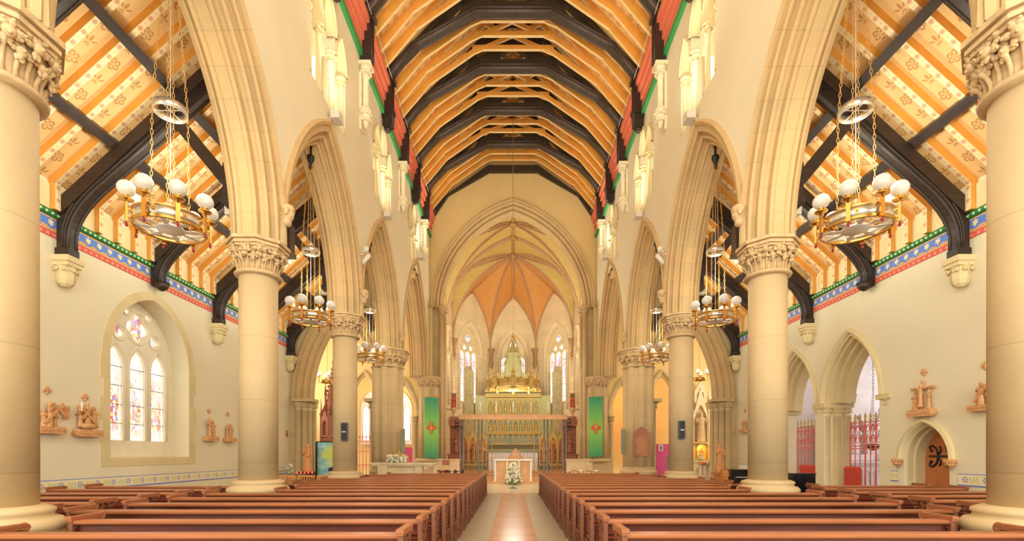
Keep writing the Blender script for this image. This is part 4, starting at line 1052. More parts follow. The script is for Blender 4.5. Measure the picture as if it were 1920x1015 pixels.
def facet(name, p, q, apex, win, glassname, mat):
    P0, P1 = Vector((*p, 0)), Vector((*q, 0)); L = (P1-P0).length; e = (P1-P0)/L; n_ = Vector((e.y, -e.x, 0))
    if n_.dot(Vector((0, 37, 0))-P0) < 0: n_ = -n_
    mp = lambda u, v, d: P0+e*u+Vector((0, 0, v))-n_*d
    c, hw, z0, zs, h = win
    out = [(0, 0), (L, 0), (L, SPR)]+parch(L/2, SPR, L/2, apex-SPR, 10)[1:-1]+[(0, SPR)]
    out = out[:2]+[(L, SPR)]+parch(L/2, SPR, L/2, apex-SPR, 10)+[]
    o = struct(MB().plate(out, [lancet(c, z0, zs, hw, h, 10)], 0, .5, mp).build('wall_'+name, mat))
    mb = MB(); moulding(mb, mp, c, zs, hw+.42, h+.5, [(-.02, 0), (-.02, -.08), (.08, -.1), (.14, -.02), (.22, .0), (.28, .1), (.36, .12), (.42, .3), (.42, .5)], 12)
    for sg in (-1, 1):
        b = mp(c+sg*(hw+.25), 0, -.05)
        mb.lathe([(.10, 5.2), (.10, zs-.35), (.12, zs-.33), (.10, zs-.3), (.17, zs-.05), (.2, zs-.04), (.2, zs+.02)], b, 10)
    struct(mb.build('trim_'+name, mat))
    if glassname:
        k = hw/3
        tracery_window(glassname, mp, c, hw+.03, z0, zs, h+.03, 3, (2*k, k*.78), z0+.15, zs-.35, .42, [(0, zs+h*.56, k*.74, 4), (-k*1.0, zs+.33, k*.55, 3), (k*1.0, zs+.33, k*.55, 3)], .22, MT['glass_apse'], mat)
for s in (-1, 1):
    nm = 'left' if s < 0 else 'right'
    facet('apse_'+nm, (s*4.77, 37.9), (s*2.0, 41.6), 15.1, (2.02, 1.12, 5.7, 10.0, 2.0), 'window_%d' % (6 if s < 0 else 7), MT['chancel'])
    facet('chancel_'+nm, (s*4.77, 34.1), (s*4.77, 37.9), 15.0, (2.0, .75, 4.5, 9.0, 1.6), 'window_%d' % (8 if s < 0 else 9), MT['chancel'])
    facet('chancel_bay_'+nm, (s*4.77, 29.9), (s*4.77, 34.1), 15.2, (2.1, .9, .4, 4.0, 1.5), None, MT['chancel'])
facet('apse_end', (-2.0, 41.6), (2.0, 41.6), 15.3, (2.0, 1.12, 5.7, 9.9, 2.1), 'window_5', MT['chancel'])

# ---------------------------------------------------------------- pews
def pew_end():
    o = [(0, 0), (0, .92), (.36, .92), (.375, .86)]
    o += [(.33, .80), (.285, .72), (.27, .66), (.285, .60), (.33, .54), (.40, .50), (.47, .47), (.50, .42), (.50, .38), (.47, .34), (.47, .06), (.52, .06), (.52, 0)]
    hol = []
    def drop(cx, cz, r, a):
        p = []
        for q in range(14):
            t = 2*PI*q/14; rr = r*(.55+.45*abs(math.cos(t/2)))
            x, z = rr*1.25*math.cos(t), rr*.62*math.sin(t); p.append((cx+x*math.cos(a)-z*math.sin(a), cz+x*math.sin(a)+z*math.cos(a)))
        return p
    for cx, cz, r, a in ((.085, .84, .045, .5), (.085, .755, .05, 2.4), (.19, .85, .05, -.5), (.28, .845, .045, .4), (.185, .765, .055, 1.2), (.255, .75, .035, 2.2), (.09, .665, .05, .9), (.175, .67, .045, 2.5), (.09, .575, .045, -.4), (.19, .585, .05, .6), (.09, .49, .04, 1.3), (.19, .50, .045, -.6), (.28, .50, .035, .4)): hol.append(drop(cx, cz, r, a))
    mp = lambda u, v, d: Vector((d, u, v))
    e = MB().plate(o, hol, -.024, .024, mp).box((0, .25, .04), (.075, .56, .08))
    for x in (-.027, .027):
        e.bar((x, .045, .44), (x, .045, .90), .02, .02); e.bar((x, .05, .43), (x, .42, .43), .02, .02); e.bar((x, .05, .12), (x, .42, .12), .02, .02); e.bar((x, .43, .12), (x, .43, .40), .02, .02); e.bar((x, .06, .12), (x, .06, .43), .02, .02)
    c = MB().box((0, .18, .935), (.07, .42, .035)).box((0, .18, .905), (.06, .39, .03))
    c.tube([(0, .385+.03*math.cos(a), .905+.03*math.sin(a)) for a in [2*PI*k/10 for k in range(10)]], .03, 6, closed=True)
    return e.mesh('end', MT['pew_carve']), c.mesh('cap', MT['pew_rail'])
PE, PCAP = pew_end()
def pew(xa, xb, y, label, group):
    """back at y towards the viewer, seat beyond; xa < xb"""
    L = xb-xa; t = thing('pew', label, 'pew', ((xa+xb)/2, y, 0), 0, group)
    n = max(2, round(L/.72)); h = L/2-.05
    back = MB(); pw = (2*h)/n
    holes = [[(-h+k*pw+.06, .22), (-h+(k+1)*pw-.06, .22), (-h+(k+1)*pw-.06, .57), (-h+k*pw+.06, .57)] for k in range(n)]
    back.plate([(-h, .10), (h, .10), (h, .78), (-h, .78)], holes, .01, .05, lambda u, v, d: Vector((u, d, v)))
    back.box((0, .04, .4), (2*h, .02, .4), 1)
    for k in range(n):
        a, b = -h+k*pw+.06, -h+(k+1)*pw-.06
        for z in (.225, .565): back.bar((a, .012, z), (b, .012, z), .012, .012)
    back.build('back', [MT['pew_dark'], MT['pew']], t)
    r = MB(); pr = [(-.035, .775), (-.055, .79), (-.058, .81), (-.045, .825), (.06, .83), (.075, .82), (.075, .795), (.06, .78), (.05, .76), (0, .76)]
    r.loft([[Vector((x, u, v)) for u, v in pr] for x in (-h, h)], 0, False); r.build('top_rail', MT['pew_rail'], t)
    l = MB(); pr = [(.01, .70), (-.02, .70), (-.035, .69), (-.03, .67), (-.01, .655), (.01, .65)]
    l.loft([[Vector((x, u, v)) for u, v in pr] for x in (-h, h)], 0, False).box((0, 0, .63), (2*h, .025, .03)); l.build('moulding', MT['pew'], t)
    MB().box((0, .26, .43), (2*h, .42, .035)).box((0, .44, .40), (2*h, .03, .07)).build('seat', MT['pew'], t)
    for sx in (-1, 1):
        o = bpy.data.objects.new('end', PE); COL.objects.link(o); o.parent = t; o.location = (sx*(L/2-.045), -.06, 0); o.scale = (1, 1, .915)
        c = bpy.data.objects.new('cap', PCAP); COL.objects.link(c); c.parent = o
    return t
ROWS = [4.38+.9*i for i in range(16)]
for s in (-1, 1):
    for i, y in enumerate(ROWS):
        near = any(abs(y+.25-c) < .92 for c in YC)
        xo = 4.84 if near else 5.72
        if i == 15: xo = 4.7
        if i == 1: xo = 4.86
        a, b = sorted((s*.97, s*xo))
        pew(a, b, y+(.03 if s > 0 else 0), 'nave pew on the %s of the central aisle, %s row from the viewer' % (SIDE[s], ORD[i]), 'pews along the central aisle')
for k in range(6):
    pew(-9.6, -6.2, 6.3+.9*k, 'aisle pew below the big stained-glass window, %s row from the viewer' % ORD[k], 'side aisle pews')
    pew(6.5, 9.6, 5.85+.86*k, 'side aisle pew on the wooden-door side, %s row from the viewer' % ORD[k], 'side aisle pews')
pew(6.9, 9.5, 11.0, 'last side aisle pew in front of the red radiators, wooden-door side', 'side aisle pews')

# ---------------------------------------------------------------- ring chandeliers under the arches
def chandelier(label):
    t = thing('ring_chandelier', label, 'chandelier', (0, 0, 0), 0, 'ring chandeliers under the arches')
    R = .5
    rg = MB().lathe([(R, -.075), (R+.006, -.075), (R+.006, .075), (R, .075), (R-.006, .075), (R-.006, -.075)], n=48, loop=True)
    rg.build('ring_band', MT['silver'], t)
    gr = MB()
    for z in (-.085, .085): gr.tube([(R*math.cos(a), R*math.sin(a), z) for a in [2*PI*k/48 for k in range(48)]], .016, 6, closed=True)
    gr.tube([(R*.985*math.cos(a), R*.985*math.sin(a), -.1) for a in [2*PI*k/48 for k in range(48)]], .02, 6, closed=True)
    for k in range(16):
        a = 2*PI*(k+.5)/16; x, y = (R+.01)*math.cos(a), (R+.01)*math.sin(a)
        if k % 2 == 0: gr.box((x, y, 0), (.012, .06, .06), rz=a); gr.ball((x, y, 0), .022, 6, 4)
    gr.build('rim', MT['brass'], t)
    hb = MB().lathe([(.02, -.11), (.2, -.11), (.215, -.09), (.2, -.07), (.02, -.07)], n=24)
    for k in range(8):
        a = 2*PI*(k+.5)/8; hb.bar((.18*math.cos(a), .18*math.sin(a), -.09), (R*.99*math.cos(a), R*.99*math.sin(a), -.09), .07, .012)
        hb.lathe([(.05, -.10), (.062, -.09), (.05, -.08)], (.33*math.cos(a), .33*math.sin(a), 0), 10)
    hb.build('hub', MT['silver_white'], t)
    for k in range(8):
        a = 2*PI*k/8; x, y = (R+.06)*math.cos(a), (R+.06)*math.sin(a)
        am = MB().box((x, y, .0), (.03, .06, .30), rz=a).bar((R*math.cos(a), R*math.sin(a), .05), (x, y, .05), .03, .03).bar((R*math.cos(a), R*math.sin(a), -.06), (x, y, -.06), .03, .03)
        am.lathe([(.02, .13), (.03, .17), (.095, .185), (.10, .20), (.045, .205), (.04, .225), (.06, .235), (.06, .245), (.02, .25)], (x, y, 0), 14)
        am = am.build('arm', MT['brass'], t)
        MB().lathe([(.03, -.125)]+[(.125*math.cos(q), .118*math.sin(q)) for q in [-1.3+2.85*j/11 for j in range(12)]], (x, y, .36), 18).build('globe', MT['opal'], am)
        MB().lathe([(.004, -.15), (.01, -.165), (.022, -.19), (.024, -.205), (.012, -.225), (.003, -.23)], (x, y, 0), 8).build('pendant', MT['ruby'], am)
    TZ = 9.45-5.28
    for k in range(4):
        a = PI/4+PI/2*k; r0 = .26
        MB().chain((r0*math.cos(a), r0*math.sin(a), -.07), (.24*math.cos(a), .24*math.sin(a), 1.84), .08, .005, .017).chain((.24*math.cos(a), .24*math.sin(a), 1.84), (.07*math.cos(a), .07*math.sin(a), TZ), .08, .005, .017).build('chain', MT['chain'], t)
    MB().tube([(0, 0, -.07), (0, 0, TZ)], .006, 5).build('cable', MT['silver_white'], t)
    ur = MB().lathe([(.235, 1.78), (.24, 1.78), (.24, 1.90), (.235, 1.90), (.228, 1.90), (.228, 1.78)], n=32, loop=True)
    for k in range(2): ur.bar((.23*math.cos(k*PI/2), .23*math.sin(k*PI/2), 1.84), (-.23*math.cos(k*PI/2), -.23*math.sin(k*PI/2), 1.84), .012, .012)
    ur.build('spreader_ring', MT['silver'], t)
    MB().lathe([(.03, TZ+.75), (.03, TZ+.29), (.10, TZ+.28), (.10, TZ+.2), (.05, TZ+.1), (.03, TZ), (.01, TZ-.05)], n=10).tube([(.05*math.cos(a), 0, TZ-.02+.05*math.sin(a)) for a in [2*PI*k/10 for k in range(10)]], .014, 5, closed=True).build('ceiling_hook', MT['iron'], t)
    return t
CH = None
for i, y in enumerate((7.775, 13.17, 18.57)):
    for s in (-1, 1):
        lb = 'ring chandelier with white globes under the %s arch on the %s' % (['nearest fully seen', 'middle', 'farthest'][i], SIDE[s])
        if CH is None: CH = chandelier(lb); CH.location = (s*XC, y, 5.28)
        else: dup(CH, (s*XC, y, 5.28), 0, lb)

# ---------------------------------------------------------------- great corona before the chancel
t = thing('corona', 'great gilded crown chandelier with turrets hanging before the chancel', 'chandelier', (0, 23.9, 5.0))
R = 1.12
mb = MB().lathe([(R, -.2), (R+.04, -.18), (R+.02, -.1), (R+.02, .1), (R+.05, .14), (R+.03, .16), (R-.02, .14), (R-.02, -.16)], n=48, loop=True)
for k in range(48):
    a = 2*PI*k/48; mb.box(((R+.02)*math.cos(a), (R+.02)*math.sin(a), .2), (.03, .06, .1), rz=a); mb.ball(((R+.04)*math.cos(a), (R+.04)*math.sin(a), 0), .035, 6, 4)
for k in range(8):
    a = 2*PI*k/8; mb.bar((0, 0, -.17), (R*math.cos(a), R*math.sin(a), -.17), .05, .03)
mb.lathe([(.02, -.35), (.1, -.3), (.2, -.2), (.18, -.1), (.05, -.05)], n=16)
mb.build('crown_ring', MT['gold'], t)
for k in range(8):
    a = 2*PI*(k+.0)/8; x, y = (R+.05)*math.cos(a), (R+.05)*math.sin(a)
    MB().lathe([(.02, -.36), (.07, -.3), (.10, -.22), (.10, .22), (.14, .25), (.10, .27), (.09, .42), (.13, .44), (.06, .55), (.02, .78), (.035, .82), (.005, .9)], (x, y, 0), 8, smooth=False).build('turret', MT['gold'], t)
for k in range(16):
    a = 2*PI*(k+.5)/16; x, y = (R+.16)*math.cos(a), (R+.16)*math.sin(a)
    cn = MB().tube([(R*math.cos(a), R*math.sin(a), -.05), ((R+.1)*math.cos(a), (R+.1)*math.sin(a), -.1), (x, y, .06), (x, y, .12)], .014, 6).lathe([(.02, .1), (.07, .14), (.075, .155), (.02, .16)], (x, y, 0), 10).build('candle_arm', MT['brass'], t)
    MB().lathe([(.018, .15), (.018, .42), (.004, .44)], (x, y, 0), 8).build('candle', MT['cream_paint'], cn)
for k in range(4):
    a = PI/4+PI/2*k; MB().tube([(R*math.cos(a), R*math.sin(a), .15), (.1*math.cos(a), .1*math.sin(a), 2.3)], .010, 5).build('stay', MT['gold'], t)
MB().tube([(0, 0, -.1), (0, 0, 13.75)], .014, 6).lathe([(.02, 2.2), (.12, 2.28), (.12, 2.36), (.02, 2.45)], n=10).build('rod', MT['chain'], t)
for k in range(6):
    a = 2*PI*k/6; MB().ball((.28*math.cos(a), .28*math.sin(a), -.27), .04, 8, 6).build('lamp', MT['bulb'], t)
d = bpy.data.lights.new('corona_glow', 'POINT'); d.energy = 200; d.color = (1, .97, .84); d.shadow_soft_size = .5
o = bpy.data.objects.new('corona_glow', d); COL.objects.link(o); o.location = (0, 23.9, 4.2)

# ---------------------------------------------------------------- banners on the chancel piers
mxz = lambda u, v, d: Vector((u, d, v))
for s in (-1, 1):
    x = -4.72 if s < 0 else 4.78
    t = thing('banner', 'tall green hanging with an orange cross emblem on the chancel pier, %s' % SIDE[s], 'banner', (x, 27.75, 1.36), .04*s, 'green banners')
    mb = MB(); rows = []; uvs = []
    for j in range(13):
        v = j/12
        rows.append([Vector((-.41+.82*k/16, .008*math.sin(k*.9+j*.2)+.006*math.sin(j), v*3.5+(.06*s*k/16))) for k in range(17)]); uvs += [(k/16, v) for k in range(17)]
    mb.loft(rows, 0, True, open_=True, uvs=uvs)
    back = [[p+Vector((0, .012, 0)) for p in r] for r in rows]; mb.loft(back, 0, True, open_=True, uvs=uvs)
    mb.build('cloth', MT['banner'], t)
    MB().box((-.3, .25, 3.54), (.03, .5, .03)).box((.3, .25, 3.55), (.03, .5, .03)).tube([(-.46, 0, 3.53), (.46, 0, 3.56)], .022, 8).ball((-.47, 0, 3.53), .035, 8, 6).ball((.47, 0, 3.56), .035, 8, 6).build('rod', MT['wood_tan'], t)
    em = [((.14+.15*abs(math.cos(2*a))**2.2)*math.cos(a), 1.72+(.14+.15*abs(math.cos(2*a))**2.2)*math.sin(a)*1.28) for a in [2*PI*k/48 for k in range(48)]]
    MB().plate(em, (), -.045, -.032, mxz).build('emblem', MT['red_enamel'], t)
    g = MB()
    if s < 0: g.plate([(-.03, 1.42), (.03, 1.42), (.03, 1.68), (.12, 1.68), (.12, 1.75), (.03, 1.75), (.03, 2.02), (-.03, 2.02), (-.03, 1.75), (-.12, 1.75), (-.12, 1.68), (-.03, 1.68)], (), -.055, -.045, mxz)
    else: g.plate([(-.07, 1.48), (.07, 1.48), (.02, 1.56), (.02, 1.68), (.09, 1.74), (.10, 1.86), (-.10, 1.86), (-.09, 1.74), (-.02, 1.68), (-.02, 1.56)], (), -.055, -.045, mxz).ball((0, -.05, 1.96), (.08, .01, .08), 12, 6)
    g.build('figure', MT['gold'], t)

# ---------------------------------------------------------------- nave altar, flowers, stand, chair
t = thing('nave_altar', 'peach marble altar with white top edge and pilasters before the chancel', 'altar', (0, 25.4, .13))
MB().box((0, 0, 1.11), (2.0, .95, .07)).build('altar_top', MT['white'], t)
mb = MB().box((0, .05, .53), (1.8, .75, 1.06)); mb.build('body', MT['peach'], t)
for k in range(4): MB().box((-.93+.62*k, -.36, .55), (.09, .12, 1.06)).box((-.93+.62*k, -.36, .05), (.13, .16, .1)).build('pilaster', MT['white'], t)
def flowers(name, label, loc, R, H, n, cone=True, parent=None, group=None):
    t = thing(name, label, 'flowers', loc, 0, group)
    b, l = MB(), MB(); rnd = random.Random(label)
    for k in range(n):
        q = rnd.random(); a = rnd.random()*2*PI
        rr = R*(1-q*.75 if cone else 1)*math.sqrt(rnd.uniform(.35, 1)); c = Vector((rr*math.cos(a), rr*math.sin(a)*(1 if cone else .6), H*(.12+.88*q)*(1 if cone else 1)))
        sz = R*rnd.uniform(.14, .21)
        ax = Vector((math.cos(a), math.sin(a), .5)).normalized(); e1 = ax.orthogonal().normalized(); e2 = ax.cross(e1)
        for j in range(5):
            e = 2*PI*j/5+a; b.ball(c+(e1*math.cos(e)+e2*math.sin(e))*sz*.5, sz*.38, 6, 4)
        b.ball(c+ax*sz*.3, sz*.4, 6, 4, mi=1)
        e = rnd.random()*6.28
        for j in range(1 if k % 3 == 0 else 0): l.ball(c+Vector((sz*math.cos(e+j*2), sz*math.sin(e+j*2), -sz*.7)), (sz*.9, sz*.35, sz*.2), 6, 4, rz=e+j*2)
    o = b.build('blossom', [MT['petal'], MT['cream_paint']], t); o['kind'] = 'stuff'
    o = l.build('greenery', MT['leaf'], t); o['kind'] = 'stuff'
    MB().lathe([(R*.35, 0), (R*.45, H*.1), (R*.3, H*.2), (.02, H*.4)], n=12).build('container', MT['leaf'], t)
    return t
flowers('flower_arrangement', 'tall cone of white flowers standing before the peach altar', (.0, 24.3, .012), .5, 1.08, 190)
t = thing('slim_stand', 'slim metal stand on the floor before the white flowers', 'stand', (0, 21.6, .012))
MB().lathe([(.17, 0), (.17, .02), (.04, .05), (.016, .09), (.013, 1.02), (.03, 1.04), (.05, 1.1)], n=14).build('pole', MT['grey_iron'], t)
MB().plate([(-.3, 1.1), (.3, 1.1), (.26, 1.32), (-.26, 1.32)], (), -.01, .01, mxz).build('paper', MT['white'], t) if False else None
t = thing('presider_chair', 'gabled peach chair standing behind the altar', 'chair', (.15, 29.6, .19))
MB().plate([(-.5, 0), (.5, 0), (.5, 1.15), (0, 1.75), (-.5, 1.15)], [lancet(0, .55, 1.0, .3, .4, 6)], .2, .3, mxz).box((0, .26, .85), (.7, .04, .9)).build('backrest', MT['peach'], t)
MB().box((0, -.05, .42), (.8, .5, .1)).build('seat', MT['red_cloth'], t)
for q in (-1, 1): MB().box((q*.45, 0, .36), (.1, .5, .72)).build('arm', MT['peach'], t)

# ---------------------------------------------------------------- chancel screen with candles
t = thing('chancel_screen', 'tall openwork metal screen with a gilt beam across the chancel', 'screen', (0, 29.3, .19))
Z = 3.62
MB().box((0, 0, Z), (6.6, .16, .2)).box((0, 0, Z+.12), (6.7, .22, .05)).box((0, 0, Z-.12), (6.66, .2, .05)).build('beam', MT['peach'], t)
for x in (-3.15, -2.0, 2.0, 3.15):
    for e in (-.1, .1): MB().lathe([(.09, 0), (.09, .12), (.055, .16), (.05, Z-.2), (.08, Z-.15)], (x+e, 0, 0), 10).build('post', MT['grey_iron'], t)
for x in (-2.75, -2.35, -1.6, -1.3, 1.3, 1.6, 2.35, 2.75):
    MB().lathe([(.03, 0), (.022, .1), (.022, 1.1), (.04, 1.13), (.022, 1.16), (.022, Z-.1)], (x, 0, 0), 8).build('rod', MT['gold'], t)
MB().box((0, 0, .95), (7.4, .03, .03)).box((0, 0, .08), (7.4, .03, .03)).build('rail', MT['grey_iron'], t)
for x in [-3.5, -3.3]+[-2.9+.16*k for k in range(12)]+[1.14+.16*k for k in range(12)]+[3.3, 3.5]: MB().box((x, 0, .5), (.016, .016, .9)).build('baluster', MT['grey_iron'], t)
lc = MB()
for s in (-1, 1):
    for k in range(5):
        x = s*(.45+k*.2); lc.tube([(x, 0, 1.1), (x, 0, Z-.1)], .009, 5)
        for j in range(3): lc.tube([(x+.1*math.cos(a), 0, 2.2+.45*j+.16*math.sin(a)) for a in [2*PI*q/10 for q in range(10)]], .008, 5, closed=True)
    for z in (1.15, 2.0): lc.box((s*.85, 0, z), (1.0, .015, .02))
lc.build('gate_tracery', MT['gold'], t)
for s in (-1, 1):
    br = MB()
    for j in range(3): br.tube([(s*(3.3+.25*math.sin(a)), 0, Z-.25-.2*j-.16*math.cos(a)) for a in [PI*q/8 for q in range(9)]], .03, 6)
    br.build('scroll_bracket', MT['iron'], t)
for k, x in enumerate((-2.0, -1.02, .02, 1.1, 2.15)):
    t = thing('candle', 'tall white candle on the gilt chancel beam, %s from the %s' % (ORD[k] if k < 3 else ORD[4-k], 'stained-window side' if k < 3 else 'wooden-door side'), 'candle', (x, 29.3, .19+Z+.145), 0, 'candles on the chancel beam')
    MB().lathe([(.07, 0), (.04, .05), (.07, .1), (.04, .12)], n=10).build('socket', MT['brass'], t); MB().lathe([(.04, .1), (.04, .78), (.01, .8)], n=10).build('wax', MT['white'], t)

# ---------------------------------------------------------------- high altar reredos
t = thing('reredos', 'gilded and green gothic reredos with niches behind the high altar', 'reredos', (0, 39.0, .3))
k_ = 39.0/900
def X(px): return (px-CX)*k_
def Zr(py): return EYE+(CY-py)*k_-.3
mb = MB().box((0, .3, Zr(860)/2+.2), (X(1052)*2, .5, Zr(835)))
mb.box((0, .2, (Zr(835)+Zr(735))/2), (X(1013)*2, .5, Zr(735)-Zr(835)))
mb.box((0, .25, (Zr(835)+Zr(742))/2), (X(1033)*2, .4, Zr(742)-Zr(835)))
mb.build('body', MT['reredos'], t)
for i, (y0, y1, ma) in enumerate(((812, 788, 'reredos_blue'), (775, 750, 'reredos_green'), (833, 814, 'reredos_blue'))):
    n = 10
    for j in range(n):
        x = X(1010)*(2*(j+.5)/n-1); hw = X(1010)/n*.78
        MB().plate([(x-hw*1.15, Zr(y0)-.05), (x+hw*1.15, Zr(y0)-.05), (x+hw*1.15, Zr(y1)+.1), (x-hw*1.15, Zr(y1)+.1)], [lancet(x, Zr(y0)+.02, Zr(y1)-.35, hw*.85, .35, 5)], -.14, -.04, mxz).box((x, -.045, (Zr(y0)+Zr(y1))/2), (hw*1.9, .02, Zr(y1)-Zr(y0)), 1).build('niche', [MT['gold'], MT[ma]], t)
        if i < 2:
            fig(MB(), (x, -.12, Zr(y0)+.03), (Zr(y1)-Zr(y0))*.72, 0, 0, ('pray', 'hold')[j % 2]).build('figure', MT['gold' if (i+j) % 2 else 'reredos_green'], t)
for z, d in ((735, .3), (781, .2), (813, .2), (744, .15)): MB().box((0, .1, Zr(z)), (X(1014)*2, .5+d, .14)).box((0, .05, Zr(z)+.1), (X(1015)*2, .5+d, .06)).build('cornice', MT['gold'], t)
cr = MB()
for j in range(27):
    x = X(1012)*(2*(j+.5)/27-1); cr.lathe([(.05, 0), (.07, .05), (.02, .1), (.06, .16), (.01, .28)], (x, -.1, Zr(735)+.1), 6)
cr.build('cresting', MT['gold'], t)
# central canopy and spire
z0 = Zr(733); mb = MB().plate([(-1.35, z0), (1.35, z0), (1.35, z0+.5)]+parch(0, z0+.5, 1.35, 1.25, 8)+[(-1.35, z0+.5)], [lancet(0, z0+.05, z0+.4, 1.0, 1.0, 8)], -.1, .25, mxz)
mb.box((0, .22, z0+.7), (1.9, .05, 1.3)); mb.build('canopy', MT['reredos'], t)
mb = MB()
for w_, a, b in ((.62, z0+1.1, z0+2.1), (.5, z0+2.1, z0+2.6), (.36, z0+2.6, z0+3.1)):
    mb.box((0, .1, (a+b)/2), (w_*2, .5, b-a))
    for q in (-1, 1): mb.lathe([(.08, 0), (.08, b-a), (.1, b-a+.02), (.01, b-a+.5)], (q*w_, -.1, a), 6, smooth=False)
mb.lathe([(.3, 0), (.2, .4), (.04, 1.2), (.09, 1.25), (.01, 1.4)], (0, .1, z0+3.1), 8, smooth=False)
mb.build('spire', MT['reredos'], t)
fig(MB(), (0, -.05, z0+.1), 1.05, 0, 0, 'cross').build('figure', MT['gold'], t)
for s in (-1, 1):
    MB().lathe([(.22, 0), (.22, .1), (.15, .2), (.15, 1.0), (.2, 1.05), (.1, 1.3), (.02, 2.0), (.05, 2.05), (.005, 2.2)], (s*X(1005), 0, Zr(735)), 8, smooth=False).build('pinnacle', MT['reredos'], t)
    MB().plate([(s*X(1035), 0), (s*X(1053), 0), (s*X(1053), Zr(700)), (s*X(1049), Zr(688)), (s*X(1040), Zr(688)), (s*X(1035), Zr(700))], (), -.3, -.2, mxz).build('riddel_panel', MT['riddel'], t)
    fr = MB()
    for px in (1035.6, 1040, 1044, 1048, 1052.4): fr.box((s*X(px), -.31, Zr(700)/2), (.035, .03, Zr(700)))
    for k in range(9): fr.box((s*X(1044), -.31, .4+Zr(700)*k/9), (X(1053)-X(1035), .03, .04))
    fr.build('riddel_frame', MT['reredos'], t)
    # side niches, honey coloured, beside the altar
    for j, px in enumerate((1019, 1036, 1053)):
        x = s*X(px); hw = .27
        MB().plate([(x-.36, .3), (x+.36, .3), (x+.36, Zr(822)), (x, Zr(808)), (x-.36, Zr(822))], [lancet(x, .5, Zr(835), hw, .6, 7)], -.5, -.36, mxz).build('side_arch', MT['gold'], t)
        MB().box((x, -.35, 1.4), (.62, .03, 2.2)).build('side_panel', MT['orange_wood'], t)
        fig(MB(), (x, -.46, .6), 1.5, 0, 0, 'hold').build('figure', MT['brown_wood' if j else 'terracotta'], t)
MB().box((0, -.7, .72), (3.9, .8, 1.44)).build('altar_block', MT['white_stone'], t)
MB().box((0, -.7, 1.47), (4.1, .95, .09)).build('altar_slab', MT['reredos_blue'], t)

# ---------------------------------------------------------------- choir stalls
for s in (-1, 1):
    t = thing('choir_stall', 'carved brown choir stall with tall canopy and crest at the chancel, %s' % SIDE[s], 'stall', (s*3.95, 33.4, .19), 0, 'choir stalls')
    MB().box((0, -.55, .65), (.95, .5, 1.3)).box((0, -.6, 1.33), (1.05, .65, .07)).build('desk', MT['brown_wood'], t)
    mb = MB().box((0, .2, 2.0), (.9, .1, 4.0))
    for q in (-.4, 0, .4): mb.lathe([(.05, 0), (.05, 3.3), (.08, 3.35)], (q, .1, .0), 8)
    for z in (1.5, 2.4): mb.plate([(-.42, z), (.42, z), (.42, z+.75), (-.42, z+.75)], [lancet(-.2, z+.05, z+.4, .15, .22, 5), lancet(.2, z+.05, z+.4, .15, .22, 5)], .06, .14, mxz)
    mb.build('back_panel', MT['brown_wood'], t)
    cn = MB().box((0, -.05, 3.55), (1.0, .65, .12)).box((0, -.05, 3.4), (.94, .6, .2))
    for k in range(7): cn.lathe([(.04, 0), (.06, .08), (.02, .15), (.05, .2), (.005, .36)], (-.45+.15*k, -.33, 3.6), 6)
    cn.build('canopy', MT['brown_wood'], t)
    fig(MB(), (0, -.02, 1.45), 1.1, 0, 0, 'hold').build('carved_figure', MT['brown_wood'], t)
    t = thing('pinnacled_niche', 'small pinnacled wall niche with a red figure above the choir stall, %s' % SIDE[s], 'niche', (s*4.2, 34.0, 0))
    z = EYE+(CY-768)*34/900
    MB().lathe([(.02, -.7), (.10, -.3), (.24, 0), (.24, .1)], (0, 0, z), 8, smooth=False).lathe([(.24, 1.1), (.25, 1.2), (.12, 1.35), (.07, 1.9), (.10, 1.95), (.03, 2.2), (.05, 2.25), (.01, 2.45)], (0, 0, z), 8, smooth=False).box((-.2, 0, z+.6), (.05, .2, 1.1)).box((.2, 0, z+.6), (.05, .2, 1.1)).box((0, .13, z+.6), (.4, .05, 1.1)).box((s*.3, .1, z), (.6, .15, .12)).build('canopy', MT['carved'], t)
    fig(MB(), (0, -.02, z+.1), .85, 0, 0, 'pray').build('figure', MT['red_cloth'], t)

